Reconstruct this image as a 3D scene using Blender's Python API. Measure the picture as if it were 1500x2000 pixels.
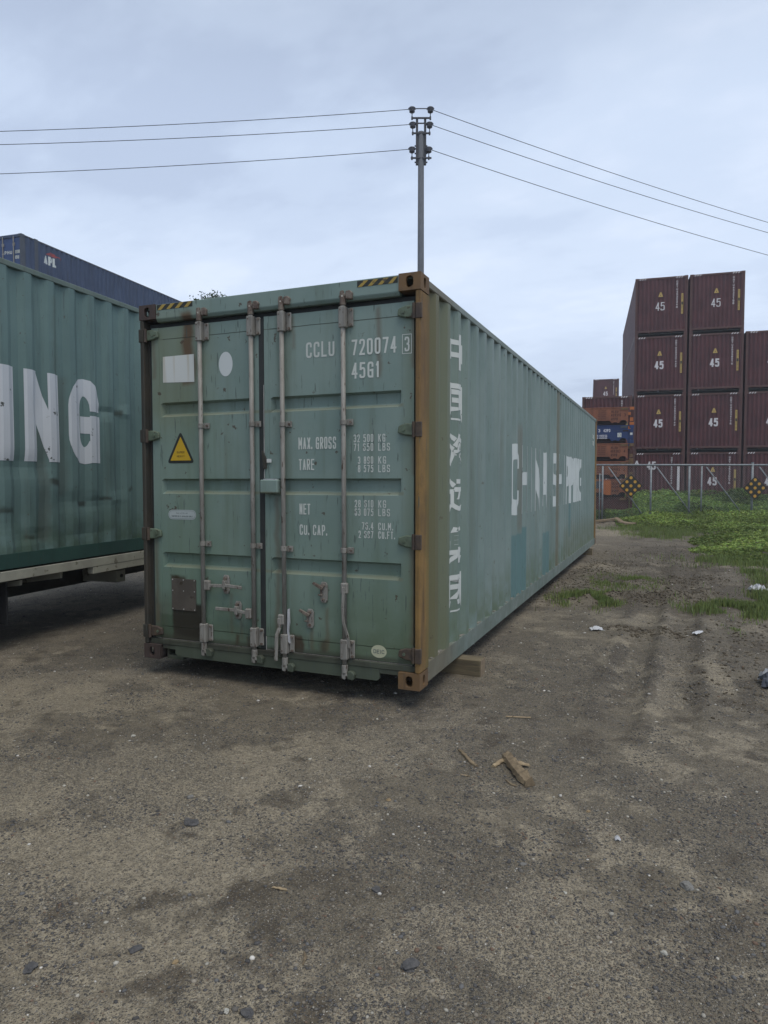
import bpy, bmesh, math, random
import numpy as np
from mathutils import Vector, Matrix
R = math.radians
random.seed(7); rng = np.random.default_rng(7)
for o in list(bpy.data.objects): bpy.data.objects.remove(o)
scene = bpy.context.scene
col = scene.collection

# ------------------------------------------------------------------ camera, sky, sun, exposure
CAM = Vector((1.592, -4.467, 1.613)); YAW = R(-22.63); PITCH = R(-2.6)
cd = bpy.data.cameras.new('camera'); cam = bpy.data.objects.new('camera', cd); col.objects.link(cam)
cam.location = CAM; cam.rotation_euler = (R(90) + PITCH, 0, -YAW)
cd.sensor_fit = 'HORIZONTAL'; cd.sensor_width = 36; cd.lens = 36 * 1341 / 1500
cd.clip_start = .05; cd.clip_end = 3000
scene.camera = cam

SUN_EL, SUN_AZ = R(66), R(128)          # azimuth clockwise from +Y
w = bpy.data.worlds.new('World'); scene.world = w; w.use_nodes = True
nt = w.node_tree; nt.nodes.clear()
def wn(t, **k):
    n = nt.nodes.new(t)
    for a, v in k.items(): setattr(n, a, v)
    return n
wo = wn('ShaderNodeOutputWorld'); bg = wn('ShaderNodeBackground'); bg.inputs['Strength'].default_value = .1
sky = wn('ShaderNodeTexSky', sky_type='NISHITA', sun_disc=False, sun_elevation=SUN_EL, sun_rotation=SUN_AZ, air_density=1.0, dust_density=3.0, ozone_density=1.5)
tc = wn('ShaderNodeTexCoord'); sep = wn('ShaderNodeSeparateXYZ'); nt.links.new(tc.outputs['Generated'], sep.inputs[0])
def wm(op, a, b=None, c=None, clamp=False):
    n = wn('ShaderNodeMath', operation=op, use_clamp=clamp)
    for i, v in enumerate((a, b, c)):
        if v is None: continue
        if isinstance(v, (int, float)): n.inputs[i].default_value = v
        else: nt.links.new(v, n.inputs[i])
    return n.outputs[0]
den = wm('ADD', wm('MAXIMUM', sep.outputs[2], 0.0), .22)
cx = wm('DIVIDE', sep.outputs[0], den); cy = wm('DIVIDE', sep.outputs[1], den)
comb = wn('ShaderNodeCombineXYZ'); nt.links.new(cx, comb.inputs[0]); nt.links.new(cy, comb.inputs[1])
def wnoise(scale, detail, rough, off, sc=(1, 1, 1), rot=0):
    m = wn('ShaderNodeMapping'); m.inputs['Location'].default_value = off; m.inputs['Scale'].default_value = sc
    m.inputs['Rotation'].default_value = (0, 0, rot)
    nt.links.new(comb.outputs[0], m.inputs[0])
    n = wn('ShaderNodeTexNoise'); n.inputs['Scale'].default_value = scale; n.inputs['Detail'].default_value = detail
    n.inputs['Roughness'].default_value = rough; nt.links.new(m.outputs[0], n.inputs['Vector']); return n.outputs['Fac']
def wramp(v, pts):
    r = wn('ShaderNodeValToRGB'); r.color_ramp.interpolation = 'EASE'
    while len(r.color_ramp.elements) < len(pts): r.color_ramp.elements.new(.5)
    for e, (p, c) in zip(r.color_ramp.elements, pts): e.position = p; e.color = (*c, 1)
    nt.links.new(v, r.inputs[0]); return r.outputs[0]
n1 = wnoise(.95, 6, .55, (4.1, 2.7, 0), (1, 1.6, 1), .5)
n2 = wnoise(2.3, 6, .55, (0, 5.3, 0), (1, 1.8, 1), .3)
nn = wm('ADD', wm('MULTIPLY', n1, .68), wm('MULTIPLY', n2, .32))
# elevation: brightest in a band low over the yard, greyer towards the zenith
elev = wramp(wm('MAXIMUM', sep.outputs[2], 0.0), [(0, (.60, .69, .83)), (.2, (.66, .76, .93)), (.42, (.60, .70, .87)), (.62, (.47, .55, .69)), (1, (.52, .58, .68))])
cl = wramp(nn, [(.38, (.80, .815, .85)), (.46, (.92, .93, .945)), (.53, (1.01, 1.01, 1.005)), (.62, (1.12, 1.09, 1.06))])
mm = wn('ShaderNodeMix', data_type='RGBA', blend_type='MULTIPLY'); mm.inputs[0].default_value = 1
nt.links.new(elev, mm.inputs[6]); nt.links.new(cl, mm.inputs[7])
vs = wn('ShaderNodeVectorMath', operation='SCALE'); nt.links.new(mm.outputs[2], vs.inputs[0]); vs.inputs['Scale'].default_value = 10.4
mx = wn('ShaderNodeMix', data_type='RGBA'); mx.inputs[0].default_value = .9
nt.links.new(sky.outputs[0], mx.inputs[6]); nt.links.new(vs.outputs[0], mx.inputs[7])
nt.links.new(mx.outputs[2], bg.inputs[0]); nt.links.new(bg.outputs[0], wo.inputs[0])

sl = bpy.data.lights.new('sun', 'SUN'); sl.energy = 1.5; sl.angle = R(35); sl.color = (1, .93, .82)
so = bpy.data.objects.new('sun', sl); col.objects.link(so)
sd = Vector((math.sin(SUN_AZ) * math.cos(SUN_EL), math.cos(SUN_AZ) * math.cos(SUN_EL), math.sin(SUN_EL)))
so.rotation_euler = sd.to_track_quat('Z', 'Y').to_euler(); so.location = (20, 5, 30)
scene.view_settings.view_transform = 'Standard'; scene.view_settings.look = 'None'
scene.view_settings.exposure = .2; scene.view_settings.gamma = 1; scene.view_settings.use_curve_mapping = False
scene.cycles.max_bounces = 6; scene.cycles.diffuse_bounces = 3; scene.cycles.use_denoising = True

# ------------------------------------------------------------------ material helpers
class NT:
    def __init__(s, name):
        s.m = bpy.data.materials.new(name); s.m.use_nodes = True; s.t = s.m.node_tree
        s.b = s.t.nodes['Principled BSDF']; s.tc = s.n('ShaderNodeTexCoord'); s.co = s.tc.outputs['Object']
    def n(s, t, **k):
        x = s.t.nodes.new(t)
        for a, v in k.items(): setattr(x, a, v)
        return x
    def put(s, sock, v):
        if isinstance(v, bpy.types.NodeSocket): s.t.links.new(v, sock)
        elif isinstance(v, (tuple, list)) and len(v) == 3 and sock.type == 'RGBA': sock.default_value = (*v, 1)
        else: sock.default_value = v
    def math(s, op, a, b=0.0, clamp=False):
        x = s.n('ShaderNodeMath', operation=op, use_clamp=clamp); s.put(x.inputs[0], a); s.put(x.inputs[1], b); return x.outputs[0]
    def mul(s, a, b): return s.math('MULTIPLY', a, b, True)
    def map(s, sc, loc=(0, 0, 0), co=None):
        x = s.n('ShaderNodeMapping'); x.inputs['Scale'].default_value = sc; x.inputs['Location'].default_value = loc
        s.put(x.inputs[0], co or s.co); return x.outputs[0]
    def noise(s, scale, detail=4, rough=.55, vec=None, colr=False):
        x = s.n('ShaderNodeTexNoise'); x.inputs['Scale'].default_value = scale; x.inputs['Detail'].default_value = detail
        x.inputs['Roughness'].default_value = rough; s.put(x.inputs['Vector'], vec or s.co); return x.outputs['Color' if colr else 'Fac']
    def vor(s, scale, out='Distance', feature='F1', vec=None, rand=1):
        x = s.n('ShaderNodeTexVoronoi', feature=feature); x.inputs['Scale'].default_value = scale; x.inputs['Randomness'].default_value = rand
        s.put(x.inputs['Vector'], vec or s.co); return x.outputs[out]
    def step(s, v, a, b, lo=0.0, hi=1.0):
        x = s.n('ShaderNodeMapRange', interpolation_type='SMOOTHSTEP'); s.put(x.inputs[0], v)
        x.inputs[1].default_value = a; x.inputs[2].default_value = b; x.inputs[3].default_value = lo; x.inputs[4].default_value = hi
        return x.outputs[0]
    def mix(s, f, a, b, blend='MIX'):
        x = s.n('ShaderNodeMix', data_type='RGBA', blend_type=blend); s.put(x.inputs[0], f); s.put(x.inputs[6], a); s.put(x.inputs[7], b); return x.outputs[2]
    def xyz(s, co=None):
        x = s.n('ShaderNodeSeparateXYZ'); s.put(x.inputs[0], co or s.co); return x.outputs
    def attr(s, name, out='Color'):
        x = s.n('ShaderNodeAttribute', attribute_name=name); return x.outputs[out]
    def region(s, rs, soft=.03, wob=.06, wscale=6):
        """product of soft slabs on object coordinates, edges wobbled by noise: a stain with its own place"""
        nz = s.math('MULTIPLY', s.math('SUBTRACT', s.noise(wscale, 4), .5), wob * 2); out = None; ax = s.xyz()
        for k, (a, b) in rs.items():
            v = s.math('ADD', ax['xyz'.index(k)], nz)
            f = s.mul(s.step(v, a - soft, a + soft), s.step(v, b - soft, b + soft, 1, 0)); out = f if out is None else s.mul(out, f)
        return out
    def done(s, c, rough=.6, bump=None, bs=.3, bd=.01, metal=0.0, spec=.4):
        s.put(s.b.inputs['Base Color'], c); s.put(s.b.inputs['Roughness'], rough); s.b.inputs['Metallic'].default_value = metal
        s.b.inputs['Specular IOR Level'].default_value = spec
        if bump is not None:
            x = s.n('ShaderNodeBump'); x.inputs['Strength'].default_value = bs; x.inputs['Distance'].default_value = bd
            s.put(x.inputs['Height'], bump); s.t.links.new(x.outputs[0], s.b.inputs['Normal'])
        return s.m

def paint(name, c1, c2, dirt=(.09, .085, .06), streak=.5, chip=.5, rust=.25, lowz=.5, lowc=(.06, .075, .045), regions=(), sc=1.0, rough=.6, oil=0.0, off=(0, 0, 0)):
    s = NT(name); co = s.map((1, 1, 1), off)
    c = s.mix(s.step(s.noise(1.1 * sc, 5, .6, co), .35, .66), c1, c2)
    c = s.mix(s.mul(s.step(s.noise(1, 5, .6, s.map((7 * sc, 7 * sc, .5 * sc), off)), .50, .74), streak), c, dirt)
    c = s.mix(s.mul(s.step(s.noise(1, 4, .5, s.map((3 * sc, 3 * sc, .7), (5, 1, 2))), .52, .68), streak * .45), c, tuple(min(1, v * 1.35) for v in c2))
    z = s.xyz()[2]
    if lowz: c = s.mix(s.mul(s.mul(s.step(z, .75, .05), s.step(s.noise(5 * sc, 5), .30, .62)), lowz), c, lowc)
    for (rs, colr, amt, soft, wob) in regions:
        c = s.mix(s.mul(s.region(rs, soft, wob), amt), c, colr)
    # rain streaks of rust running down, thin scratches, chips
    c = s.mix(s.mul(s.step(s.noise(1, 5, .65, s.map((16 * sc, 16 * sc, .9), (2, 3, 1))), .62, .74), rust), c, (.13, .065, .03))
    c = s.mix(s.mul(s.step(s.noise(1, 3, .5, s.map((55, 55, 5), (1, 0, 2))), .655, .70), chip * .8), c, (.065, .085, .078))
    ch = s.step(s.noise(14 * sc, 6, .62, co), .672, .69)
    c = s.mix(s.mul(ch, chip), c, (.07, .045, .03))
    h = s.math('ADD', s.math('MULTIPLY', s.noise(3, 3), .8), s.math('MULTIPLY', s.noise(40, 3), .06))
    r = s.math('ADD', s.math('MULTIPLY', s.noise(6, 4), .25), rough - .12)
    return s.done(c, r, h, .35, .012, spec=.35)

def plain(name, c1, c2=None, rough=.6, sc=12, metal=0.0, bump=.3, spots=None, stretch=(1, 1, 1)):
    s = NT(name); c2 = c2 or tuple(v * .7 for v in c1); v = s.map(stretch)
    c = s.mix(s.step(s.noise(sc, 5, .6, v), .35, .65), c1, c2)
    if spots: c = s.mix(s.step(s.noise(sc * 2.3, 5, .6, v), .6, .66), c, spots)
    return s.done(c, rough, s.noise(sc * 3, 4, .6, v), bump, .004, metal)

TEAL = (.150, .262, .238); TEAL2 = (.118, .216, .200)
M = {}
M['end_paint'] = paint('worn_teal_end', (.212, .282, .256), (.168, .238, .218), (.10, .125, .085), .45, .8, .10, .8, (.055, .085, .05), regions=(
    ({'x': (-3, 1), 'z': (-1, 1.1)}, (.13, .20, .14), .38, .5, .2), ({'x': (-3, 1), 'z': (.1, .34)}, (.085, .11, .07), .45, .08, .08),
    ({'x': (-2.42, -1.80), 'z': (1.9, 2.8)}, (.17, .19, .11), .55, .18, .12),
    ({'x': (-2.035, -1.925), 'z': (2.25, 2.8)}, (.10, .048, .02), .85, .03, .04),
    ({'x': (-2.30, -1.65), 'z': (0, 2.0)}, (.12, .19, .11), .30, .30, .2),
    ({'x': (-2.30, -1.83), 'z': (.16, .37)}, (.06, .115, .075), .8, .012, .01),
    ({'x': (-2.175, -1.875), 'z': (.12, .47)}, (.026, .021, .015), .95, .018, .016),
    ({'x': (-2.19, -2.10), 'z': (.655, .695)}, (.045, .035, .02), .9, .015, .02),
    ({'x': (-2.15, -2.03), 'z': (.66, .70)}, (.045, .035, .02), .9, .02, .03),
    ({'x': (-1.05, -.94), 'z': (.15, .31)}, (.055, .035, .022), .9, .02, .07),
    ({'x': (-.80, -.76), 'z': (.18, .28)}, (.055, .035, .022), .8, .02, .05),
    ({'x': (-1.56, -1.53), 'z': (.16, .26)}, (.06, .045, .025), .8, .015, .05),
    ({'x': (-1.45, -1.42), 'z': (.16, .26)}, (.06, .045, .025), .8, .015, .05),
    ({'x': (-.14, -.02), 'z': (0, 2.9)}, (.12, .14, .07), .35, .05, .05),
    ({'x': (-.7, 0), 'z': (0, .7)}, (.10, .14, .07), .45, .3, .15),
    
    ({'x': (-2.45, -2.2), 'z': (0, .5)}, (.07, .06, .04), .5, .1, .1)) + tuple(
    ({'x': (-2.24, -.14), 'z': (b, b + .022)}, (.19, .195, .13), .62, .008, .012) for b in (1.990, 1.366, .764)) + tuple(
    ({'x': (-2.24, -.14), 'z': (b, b + .005)}, (.045, .05, .035), .8, .003, .004) for b in (.268, 2.614)) + tuple(
    ({'x': (x_ - w_, x_ + w_), 'z': (za, zb_)}, (.11, .062, .03), am, .02, .03) for x_, w_, za, zb_, am in ((-.33, .018, 2.2, 2.7, .5), (-1.02, .012, 2.45, 2.7, .45), (-.06, .02, 2.25, 2.6, .5), (-.06, .02, 1.5, 1.8, .5), (-.06, .025, .3, 1.0, .5), (-2.33, .02, 2.3, 2.62, .4), (-2.33, .02, .3, 1.0, .45),
        (-1.17, .02, .2, 1.35, .45), (-.75, .012, .2, .52, .5), (-.87, .012, .2, .36, .5), (-1.60, .012, .25, .58, .35), (-1.50, .010, .22, .38, .35))) + tuple(
    ({'x': (-2.3, -.06), 'z': (.165, .20)}, (.05, .05, .035), .7, .02, .02) for _ in (0,)))
M['side_paint'] = paint('worn_teal_side', (.206, .266, .252), (.168, .230, .216), (.125, .15, .125), .45, .45, .10, .8, (.10, .135, .075), regions=(
    ({'y': (-.1, .44)}, (.115, .082, .036), .97, .06, .03),
    ({'y': (.2, .72)}, (.135, .125, .065), .78, .10, .05),
    ({'y': (.3, 1.3)}, (.14, .19, .12), .30, .4, .2),
    ({'y': (3.05, 3.58), 'z': (.1, .86)}, (.100, .190, .195), .85, .012, .004),
    ({'y': (3.62, 3.92), 'z': (.1, .92)}, (.100, .190, .195), .85, .012, .004),
    ({'y': (5.0, 5.6), 'z': (.1, .75)}, (.100, .190, .195), .75, .012, .004),
    ({'y': (7.6, 7.9), 'z': (.5, 1.1)}, (.100, .190, .195), .7, .012, .004),
    ({'y': (3.40, 3.62), 'z': (.9, 2.1)}, (.14, .12, .09), .5, .08, .06),
    ({'y': (6.25, 6.55)}, (.14, .12, .075), .65, .08, .05),
    ({'y': (7, 12), 'z': (.1, .7)}, (.14, .15, .10), .4, .2, .2)))
M['post_rust'] = paint('rusty_orange_post', (.265, .160, .055), (.165, .105, .042), (.085, .055, .03), 1.0, 1.0, .9, .4, (.07, .05, .03), sc=2.6, rough=.85, regions=(({'y': (.13, .25)}, (.15, .13, .05), .55, .03, .06), ({'z': (1.9, 2.9)}, (.13, .085, .05), .5, .4, .2)))
M['post_dark'] = paint('dark_rusty_steel', (.034, .036, .031), (.050, .044, .034), (.03, .028, .025), .5, .6, .3, .3, (.03, .028, .02), sc=2, rough=.75)
M['cast_rust'] = paint('rusty_corner_casting', (.175, .105, .048), (.115, .075, .045), (.04, .032, .027), .5, .6, .3, .0, sc=3, rough=.75)
M['cast_dark'] = paint('dark_corner_casting', (.070, .048, .042), (.05, .04, .036), (.03, .027, .025), .5, .6, .3, .0, sc=3, rough=.75)
M['rail_side'] = paint('grey_green_rail', (.205, .245, .225), (.160, .205, .185), (.10, .10, .08), .4, .7, .3, .3, sc=1.2, regions=(({'y': (-.1, .8)}, (.16, .12, .07), .6, .3, .1),))
M['sill'] = paint('grimy_sill', (.075, .085, .062), (.045, .045, .035), (.03, .03, .022), .7, .7, .35, .3, (.035, .035, .025), sc=2, rough=.7, regions=(({'x': (-2.2, -.3), 'z': (0, .125)}, (.10, .135, .095), .45, .04, .05),))
M['left_paint'] = paint('dark_teal_side', (.125, .198, .188), (.102, .165, .158), (.055, .085, .075), .5, .6, .16, .8, (.050, .085, .052), rough=.62, off=(4, 7, 1), regions=(
    ({'y': (.74, .86), 'z': (.7, 1.9)}, (.085, .095, .08), .40, .04, .05),
    ({'y': (.60, .76), 'z': (.80, .86)}, (.035, .04, .032), .8, .02, .05), ({'y': (1.02, 1.14), 'z': (.57, .63)}, (.03, .035, .03), .8, .02, .05), ({'y': (1.35, 1.5), 'z': (.62, .66)}, (.03, .035, .03), .75, .02, .05),
    ({'y': (1.6, 1.72), 'z': (1.58, 1.64)}, (.035, .045, .035), .8, .02, .05), ({'y': (-.1, .2), 'z': (.55, .6)}, (.035, .045, .035), .7, .02, .06), ({'y': (.3, .42), 'z': (.28, .32)}, (.035, .045, .035), .7, .02, .05), ({'y': (1.8, 1.9), 'z': (.72, .76)}, (.035, .045, .035), .7, .02, .05),
    ({'y': (.47, .60), 'z': (.25, 1.35)}, (.08, .085, .07), .45, .03, .07),
    ({'y': (.68, .77), 'z': (1.6, 2.7)}, (.105, .14, .11), .4, .03, .05)))
M['left_rail'] = paint('left_top_rail', (.125, .165, .145), (.095, .135, .12), (.06, .06, .045), .4, .8, .3, 0, sc=1.5)
M['left_low_rail'] = paint('left_dark_rail', (.030, .075, .062), (.024, .058, .05), (.02, .035, .03), .4, .5, .2, 0, sc=1.5)
M['roof'] = plain('roof_paint', (.13, .18, .16), (.10, .13, .11), .7, 3)
M['rod'] = plain('greige_painted_rod', (.265, .258, .235), (.19, .18, .16), .55, 9, bump=.2, spots=(.07, .045, .03), stretch=(3, 3, .6))
M['rod_rust'] = plain('rusty_cam', (.20, .17, .14), (.09, .06, .045), .7, 16, spots=(.05, .035, .03))
M['gasket'] = plain('black_rubber', (.022, .027, .027), (.03, .033, .032), .65, 8)
M['hinge'] = plain('green_hinge', (.125, .165, .115), (.085, .11, .075), .6, 14, spots=(.06, .04, .025))
M['hinge_rust'] = plain('rusty_hinge', (.09, .065, .045), (.055, .042, .035), .7, 14)
M['plate'] = plain('bare_brown_plate', (.105, .092, .078), (.08, .07, .06), .45, 6, spots=(.05, .04, .03))
M['rivet'] = plain('rivet_metal', (.5, .5, .48), rough=.4)
M['galv'] = plain('galvanised_steel', (.24, .26, .27), (.17, .19, .20), .5, 10, metal=.2)
M['mesh_wire'] = plain('dull_wire', (.20, .21, .215), (.13, .14, .14), .6, 10)
M['timber'] = NT('sawn_timber')
def timber(name, a, b, ax=(1, 12, 14)):
    s = NT(name); v = s.map(ax)
    c = s.mix(s.step(s.noise(3, 6, .65, v), .3, .7), a, b)
    c = s.mix(s.step(s.noise(7, 4, .6, v), .62, .7), c, tuple(x * .35 for x in b))
    return s.done(c, .8, s.noise(9, 5, .6, v), .6, .006)
M['timber'] = timber('sawn_timber', (.185, .150, .090), (.10, .082, .052))
M['timber_end'] = timber('timber_end_grain', (.26, .20, .13), (.17, .13, .085), (6, 6, 6))
M['pale_wood'] = timber('pale_splinter', (.36, .28, .17), (.24, .18, .11), (5, 5, 5))
M['old_wood'] = timber('weathered_wood', (.26, .20, .125), (.14, .105, .065), (9, 9, 9))
M['cream'] = plain('cream_trailer_paint', (.36, .355, .29), (.29, .285, .235), .5, 4, spots=(.16, .145, .11))
M['under'] = plain('dark_underframe', (.035, .036, .032), (.022, .023, .021), .7, 6)
M['tyre'] = plain('tyre_rubber', (.014, .014, .015), (.02, .02, .02), .8, 20)
M['rim'] = plain('rim_paint', (.12, .12, .11), (.07, .065, .06), .5, 8)
M['pole_wood'] = plain('tarred_pole', (.105, .115, .13), (.08, .09, .105), .8, 6, stretch=(6, 6, .6))
M['pole_steel'] = plain('dark_steel', (.035, .038, .045), (.05, .05, .055), .6, 9)
M['porcelain'] = plain('dark_porcelain', (.03, .032, .042), (.04, .04, .05), .3, 5)
M['cable'] = plain('dark_cable', (.03, .035, .045), rough=.7)
M['apl_blue'] = paint('faded_blue', (.038, .062, .122), (.030, .050, .098), (.03, .04, .06), .5, .4, .2, 0)
M['apl_grey'] = paint('dirty_blue_grey', (.065, .078, .098), (.05, .06, .08), (.04, .038, .04), .5, .4, .3, 0)
M['apl_door'] = paint('bright_blue_door', (.035, .068, .175), (.03, .06, .15), (.03, .05, .09), .3, .3, .1, 0)
M['maroon'] = paint('maroon_paint', (.100, .036, .038), (.074, .028, .030), (.05, .03, .03), .5, .5, .2, 0, off=(3, 1, 9), rough=.48)
M['maroon_rib'] = paint('maroon_frame', (.105, .052, .046), (.085, .044, .040), (.05, .03, .03), .4, .5, .15, 0)
M['orange'] = paint('rack_orange', (.270, .100, .052), (.200, .076, .044), (.09, .045, .03), .6, .9, .5, .4, (.10, .05, .03), sc=2)
M['orange_bright'] = paint('bright_orange', (.42, .13, .035), (.36, .11, .03), (.2, .07, .03), .3, .5, .3, 0, sc=2)
M['rack_blue'] = paint('rack_blue', (.022, .045, .135), (.02, .038, .11), (.02, .03, .06), .3, .5, .2, 0, sc=2)
M['rack_dark'] = plain('rack_dark', (.028, .014, .012), (.018, .012, .012), .8, 6)
M['rack_red'] = plain('rack_dark_red', (.07, .022, .018), (.05, .016, .014), .7, 6)

def decal(name, c, under, wear=.62, sc=7, dirt=.3, stretch=(1, 1, 1), streak=None):
    s = NT(name); v = s.map(stretch)
    k = s.mix(s.mul(s.step(s.noise(1.7, 4), .4, .7), dirt), c, tuple(x * .72 for x in c))
    if streak: k = s.mix(s.mul(s.step(s.noise(1, 4, .6, s.map((14, 14, .6))), .5, .68), .5), k, streak)
    k = s.mix(s.step(s.noise(sc, 6, .65, v), wear, wear + .025), k, under)
    return s.done(k, .6, spec=.25)
M['white_mark'] = decal('white_lettering', (.56, .59, .555), (.13, .22, .2), .80, 30)
M['white_big'] = decal('white_side_lettering', (.54, .59, .585), (.10, .12, .10), .66, 4)
M['white_ing'] = decal('white_bold_lettering', (.54, .57, .60), (.06, .07, .06), .64, 5.5, .25)
M['white_han'] = decal('white_brush_lettering', (.60, .63, .60), (.14, .2, .18), .66, 11)
M['white_plate'] = decal('white_patch_paint', (.60, .62, .60), (.17, .19, .12), .70, 9, .3, streak=(.36, .27, .12))
M['white_oval'] = decal('white_oval_sticker', (.58, .62, .62), (.4, .45, .45), .75, 9)
M['sticker'] = decal('silver_sticker', (.42, .47, .47), (.35, .4, .4), .8, 9)
M['sticker_line'] = plain('sticker_print', (.16, .20, .20), rough=.6)
M['cream_sticker'] = decal('cream_sticker', (.46, .47, .33), (.3, .3, .2), .7, 12)
M['yellow'] = decal('yellow_sign', (.56, .36, .03), (.3, .2, .04), .75, 8)
M['yellow_dirty'] = decal('dirty_yellow_stripe', (.38, .27, .07), (.10, .08, .05), .6, 12, .6)
M['black_print'] = plain('black_print', (.022, .026, .022), (.03, .032, .028), .6)
M['print_brown'] = plain('brown_print', (.16, .11, .02), rough=.7)
M['white_mar'] = decal('white_number', (.66, .64, .65), (.12, .05, .05), .72, 10)
M['yellow_mar'] = decal('yellow_label', (.50, .36, .12), (.3, .2, .07), .72, 10)
M['brown_print'] = plain('dark_brown_print', (.055, .02, .015), (.075, .028, .018), .7, 8)
M['red_mark'] = plain('faded_red', (.30, .05, .05), (.2, .05, .06), .7, 5)
M['sign_black'] = plain('sign_black', (.02, .02, .014), (.03, .028, .02), .5, 5)
M['amber'] = plain('amber_reflector', (.55, .30, .04), (.48, .26, .035), .35, 5)
M['plastic'] = plain('crumpled_white_plastic', (.55, .56, .58), (.42, .43, .45), .45, 8)
M['dark_plastic'] = plain('dark_plastic_bag', (.035, .04, .055), (.05, .055, .07), .35, 8)

# ------------------------------------------------------------------ mesh helpers
class MB:
    def __init__(s): s.v = []; s.f = []
    def add(s, vs, fs):
        k = len(s.v); s.v += [tuple(map(float, q)) for q in vs]; s.f += [tuple(i + k for i in f) for f in fs]; return s
    def box(s, x0, x1, y0, y1, z0, z1):
        return s.add([(x0, y0, z0), (x1, y0, z0), (x1, y1, z0), (x0, y1, z0), (x0, y0, z1), (x1, y0, z1), (x1, y1, z1), (x0, y1, z1)],
                     [(0, 3, 2, 1), (4, 5, 6, 7), (0, 1, 5, 4), (1, 2, 6, 5), (2, 3, 7, 6), (3, 0, 4, 7)])
    def prism(s, poly, ax, a, b):
        """extrude a 2D polygon along axis ax ('x': poly in (y,z); 'y': (x,z); 'z': (x,y))"""
        n = len(poly)
        def P(q, t): return {'x': (t, q[0], q[1]), 'y': (q[0], t, q[1]), 'z': (q[0], q[1], t)}[ax]
        return s.add([P(q, a) for q in poly] + [P(q, b) for q in poly],
                     [tuple(range(n))[::-1], tuple(range(n, 2 * n))] + [(i, (i + 1) % n, n + (i + 1) % n, n + i) for i in range(n)])
    def tube(s, pts, r, n=8, cap=True):
        pts = [Vector(p) for p in pts]; rr = r if isinstance(r, (list, tuple)) else [r] * len(pts); k = len(s.v); prev = None
        for i, p in enumerate(pts):
            d = (pts[min(i + 1, len(pts) - 1)] - pts[max(i - 1, 0)]).normalized()
            a = Vector((0, 0, 1)) if abs(d.z) < .9 else Vector((1, 0, 0))
            u = d.cross(a).normalized() if prev is None else (prev - d * prev.dot(d)).normalized(); prev = u; v = d.cross(u)
            for j in range(n):
                t = 2 * math.pi * j / n; s.v.append(tuple(p + (u * math.cos(t) + v * math.sin(t)) * rr[i]))
        m = len(pts)
        for i in range(m - 1):
            for j in range(n):
                s.f.append((k + i * n + j, k + i * n + (j + 1) % n, k + (i + 1) * n + (j + 1) % n, k + (i + 1) * n + j))
        if cap: s.f.append(tuple(range(k, k + n))[::-1]); s.f.append(tuple(range(k + (m - 1) * n, k + m * n)))
        return s
    def build(s, name, mat, parent=None, bevel=0, smooth=False, segs=1):
        me = bpy.data.meshes.new(name); me.from_pydata(s.v, [], s.f)
        bm = bmesh.new(); bm.from_mesh(me); bmesh.ops.recalc_face_normals(bm, faces=bm.faces)
        if bevel:
            es = [e for e in bm.edges if len(e.link_faces) == 2 and e.calc_face_angle(0) > .6]
            bmesh.ops.bevel(bm, geom=es, offset=bevel, segments=segs, affect='EDGES', clamp_overlap=True)
        bm.to_mesh(me); bm.free()
        return link(name, me, mat, parent, smooth)
def link(name, me, mat, parent=None, smooth=False):
    if mat is not None: me.materials.append(M[mat] if isinstance(mat, str) else mat)
    if smooth: me.polygons.foreach_set('use_smooth', [True] * len(me.polygons))
    o = bpy.data.objects.new(name, me); col.objects.link(o)
    if parent is not None: o.parent = parent
    return o
def tag(o, label=None, cat=None, group=None, kind=None):
    if label: o['label'] = label
    if cat: o['category'] = cat
    if group: o['group'] = group
    if kind: o['kind'] = kind
    return o
def empty(name, loc, rz=0, **k):
    o = bpy.data.objects.new(name, None); col.objects.link(o); o.location = loc; o.rotation_euler.z = rz; o.empty_display_size = .2
    return tag(o, **k)
def children(o): return [c for c in col.objects if c.parent == o]
def copy_tree(o, kids=None, parent=None):
    kids = kids or KIDS
    c = o.copy(); col.objects.link(c); c.parent = parent
    for ch in kids.get(o.name, ()): copy_tree(ch, kids, c)
    return c
KIDS = {}
def index_kids():
    KIDS.clear()
    for o in col.objects:
        if o.parent: KIDS.setdefault(o.parent.name, []).append(o)
def big(name, verts, faces, mat, parent=None, attrs=None, smooth=False):
    """numpy arrays -> mesh; faces (n,k)"""
    me = bpy.data.meshes.new(name); n, k = faces.shape
    me.vertices.add(len(verts)); me.vertices.foreach_set('co', verts.astype(np.float32).ravel())
    me.loops.add(n * k); me.loops.foreach_set('vertex_index', faces.astype(np.int32).ravel())
    me.polygons.add(n); me.polygons.foreach_set('loop_start', np.arange(0, n * k, k, dtype=np.int32))
    if smooth: me.polygons.foreach_set('use_smooth', np.ones(n, bool))
    me.update(calc_edges=True)
    for an, (dom, arr) in (attrs or {}).items():
        a = me.attributes.new(an, 'FLOAT_COLOR', dom); a.data.foreach_set('color', np.c_[arr, np.ones(len(arr))].astype(np.float32).ravel())
    return link(name, me, mat, parent)
def vnoise(x, y, seed=0):
    xi = np.floor(x).astype(np.int64); yi = np.floor(y).astype(np.int64); fx = x - xi; fy = y - yi
    fx = fx * fx * (3 - 2 * fx); fy = fy * fy * (3 - 2 * fy)
    def h(a, b):
        q = (a * 374761393 + b * 668265263 + seed * 1442695041) & 0xffffffff
        q = ((q ^ (q >> 13)) * 1274126177) & 0xffffffff; return ((q ^ (q >> 16)) & 0xffffff) / float(0xffffff)
    return (h(xi, yi) * (1 - fx) + h(xi + 1, yi) * fx) * (1 - fy) + (h(xi, yi + 1) * (1 - fx) + h(xi + 1, yi + 1) * fx) * fy
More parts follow.
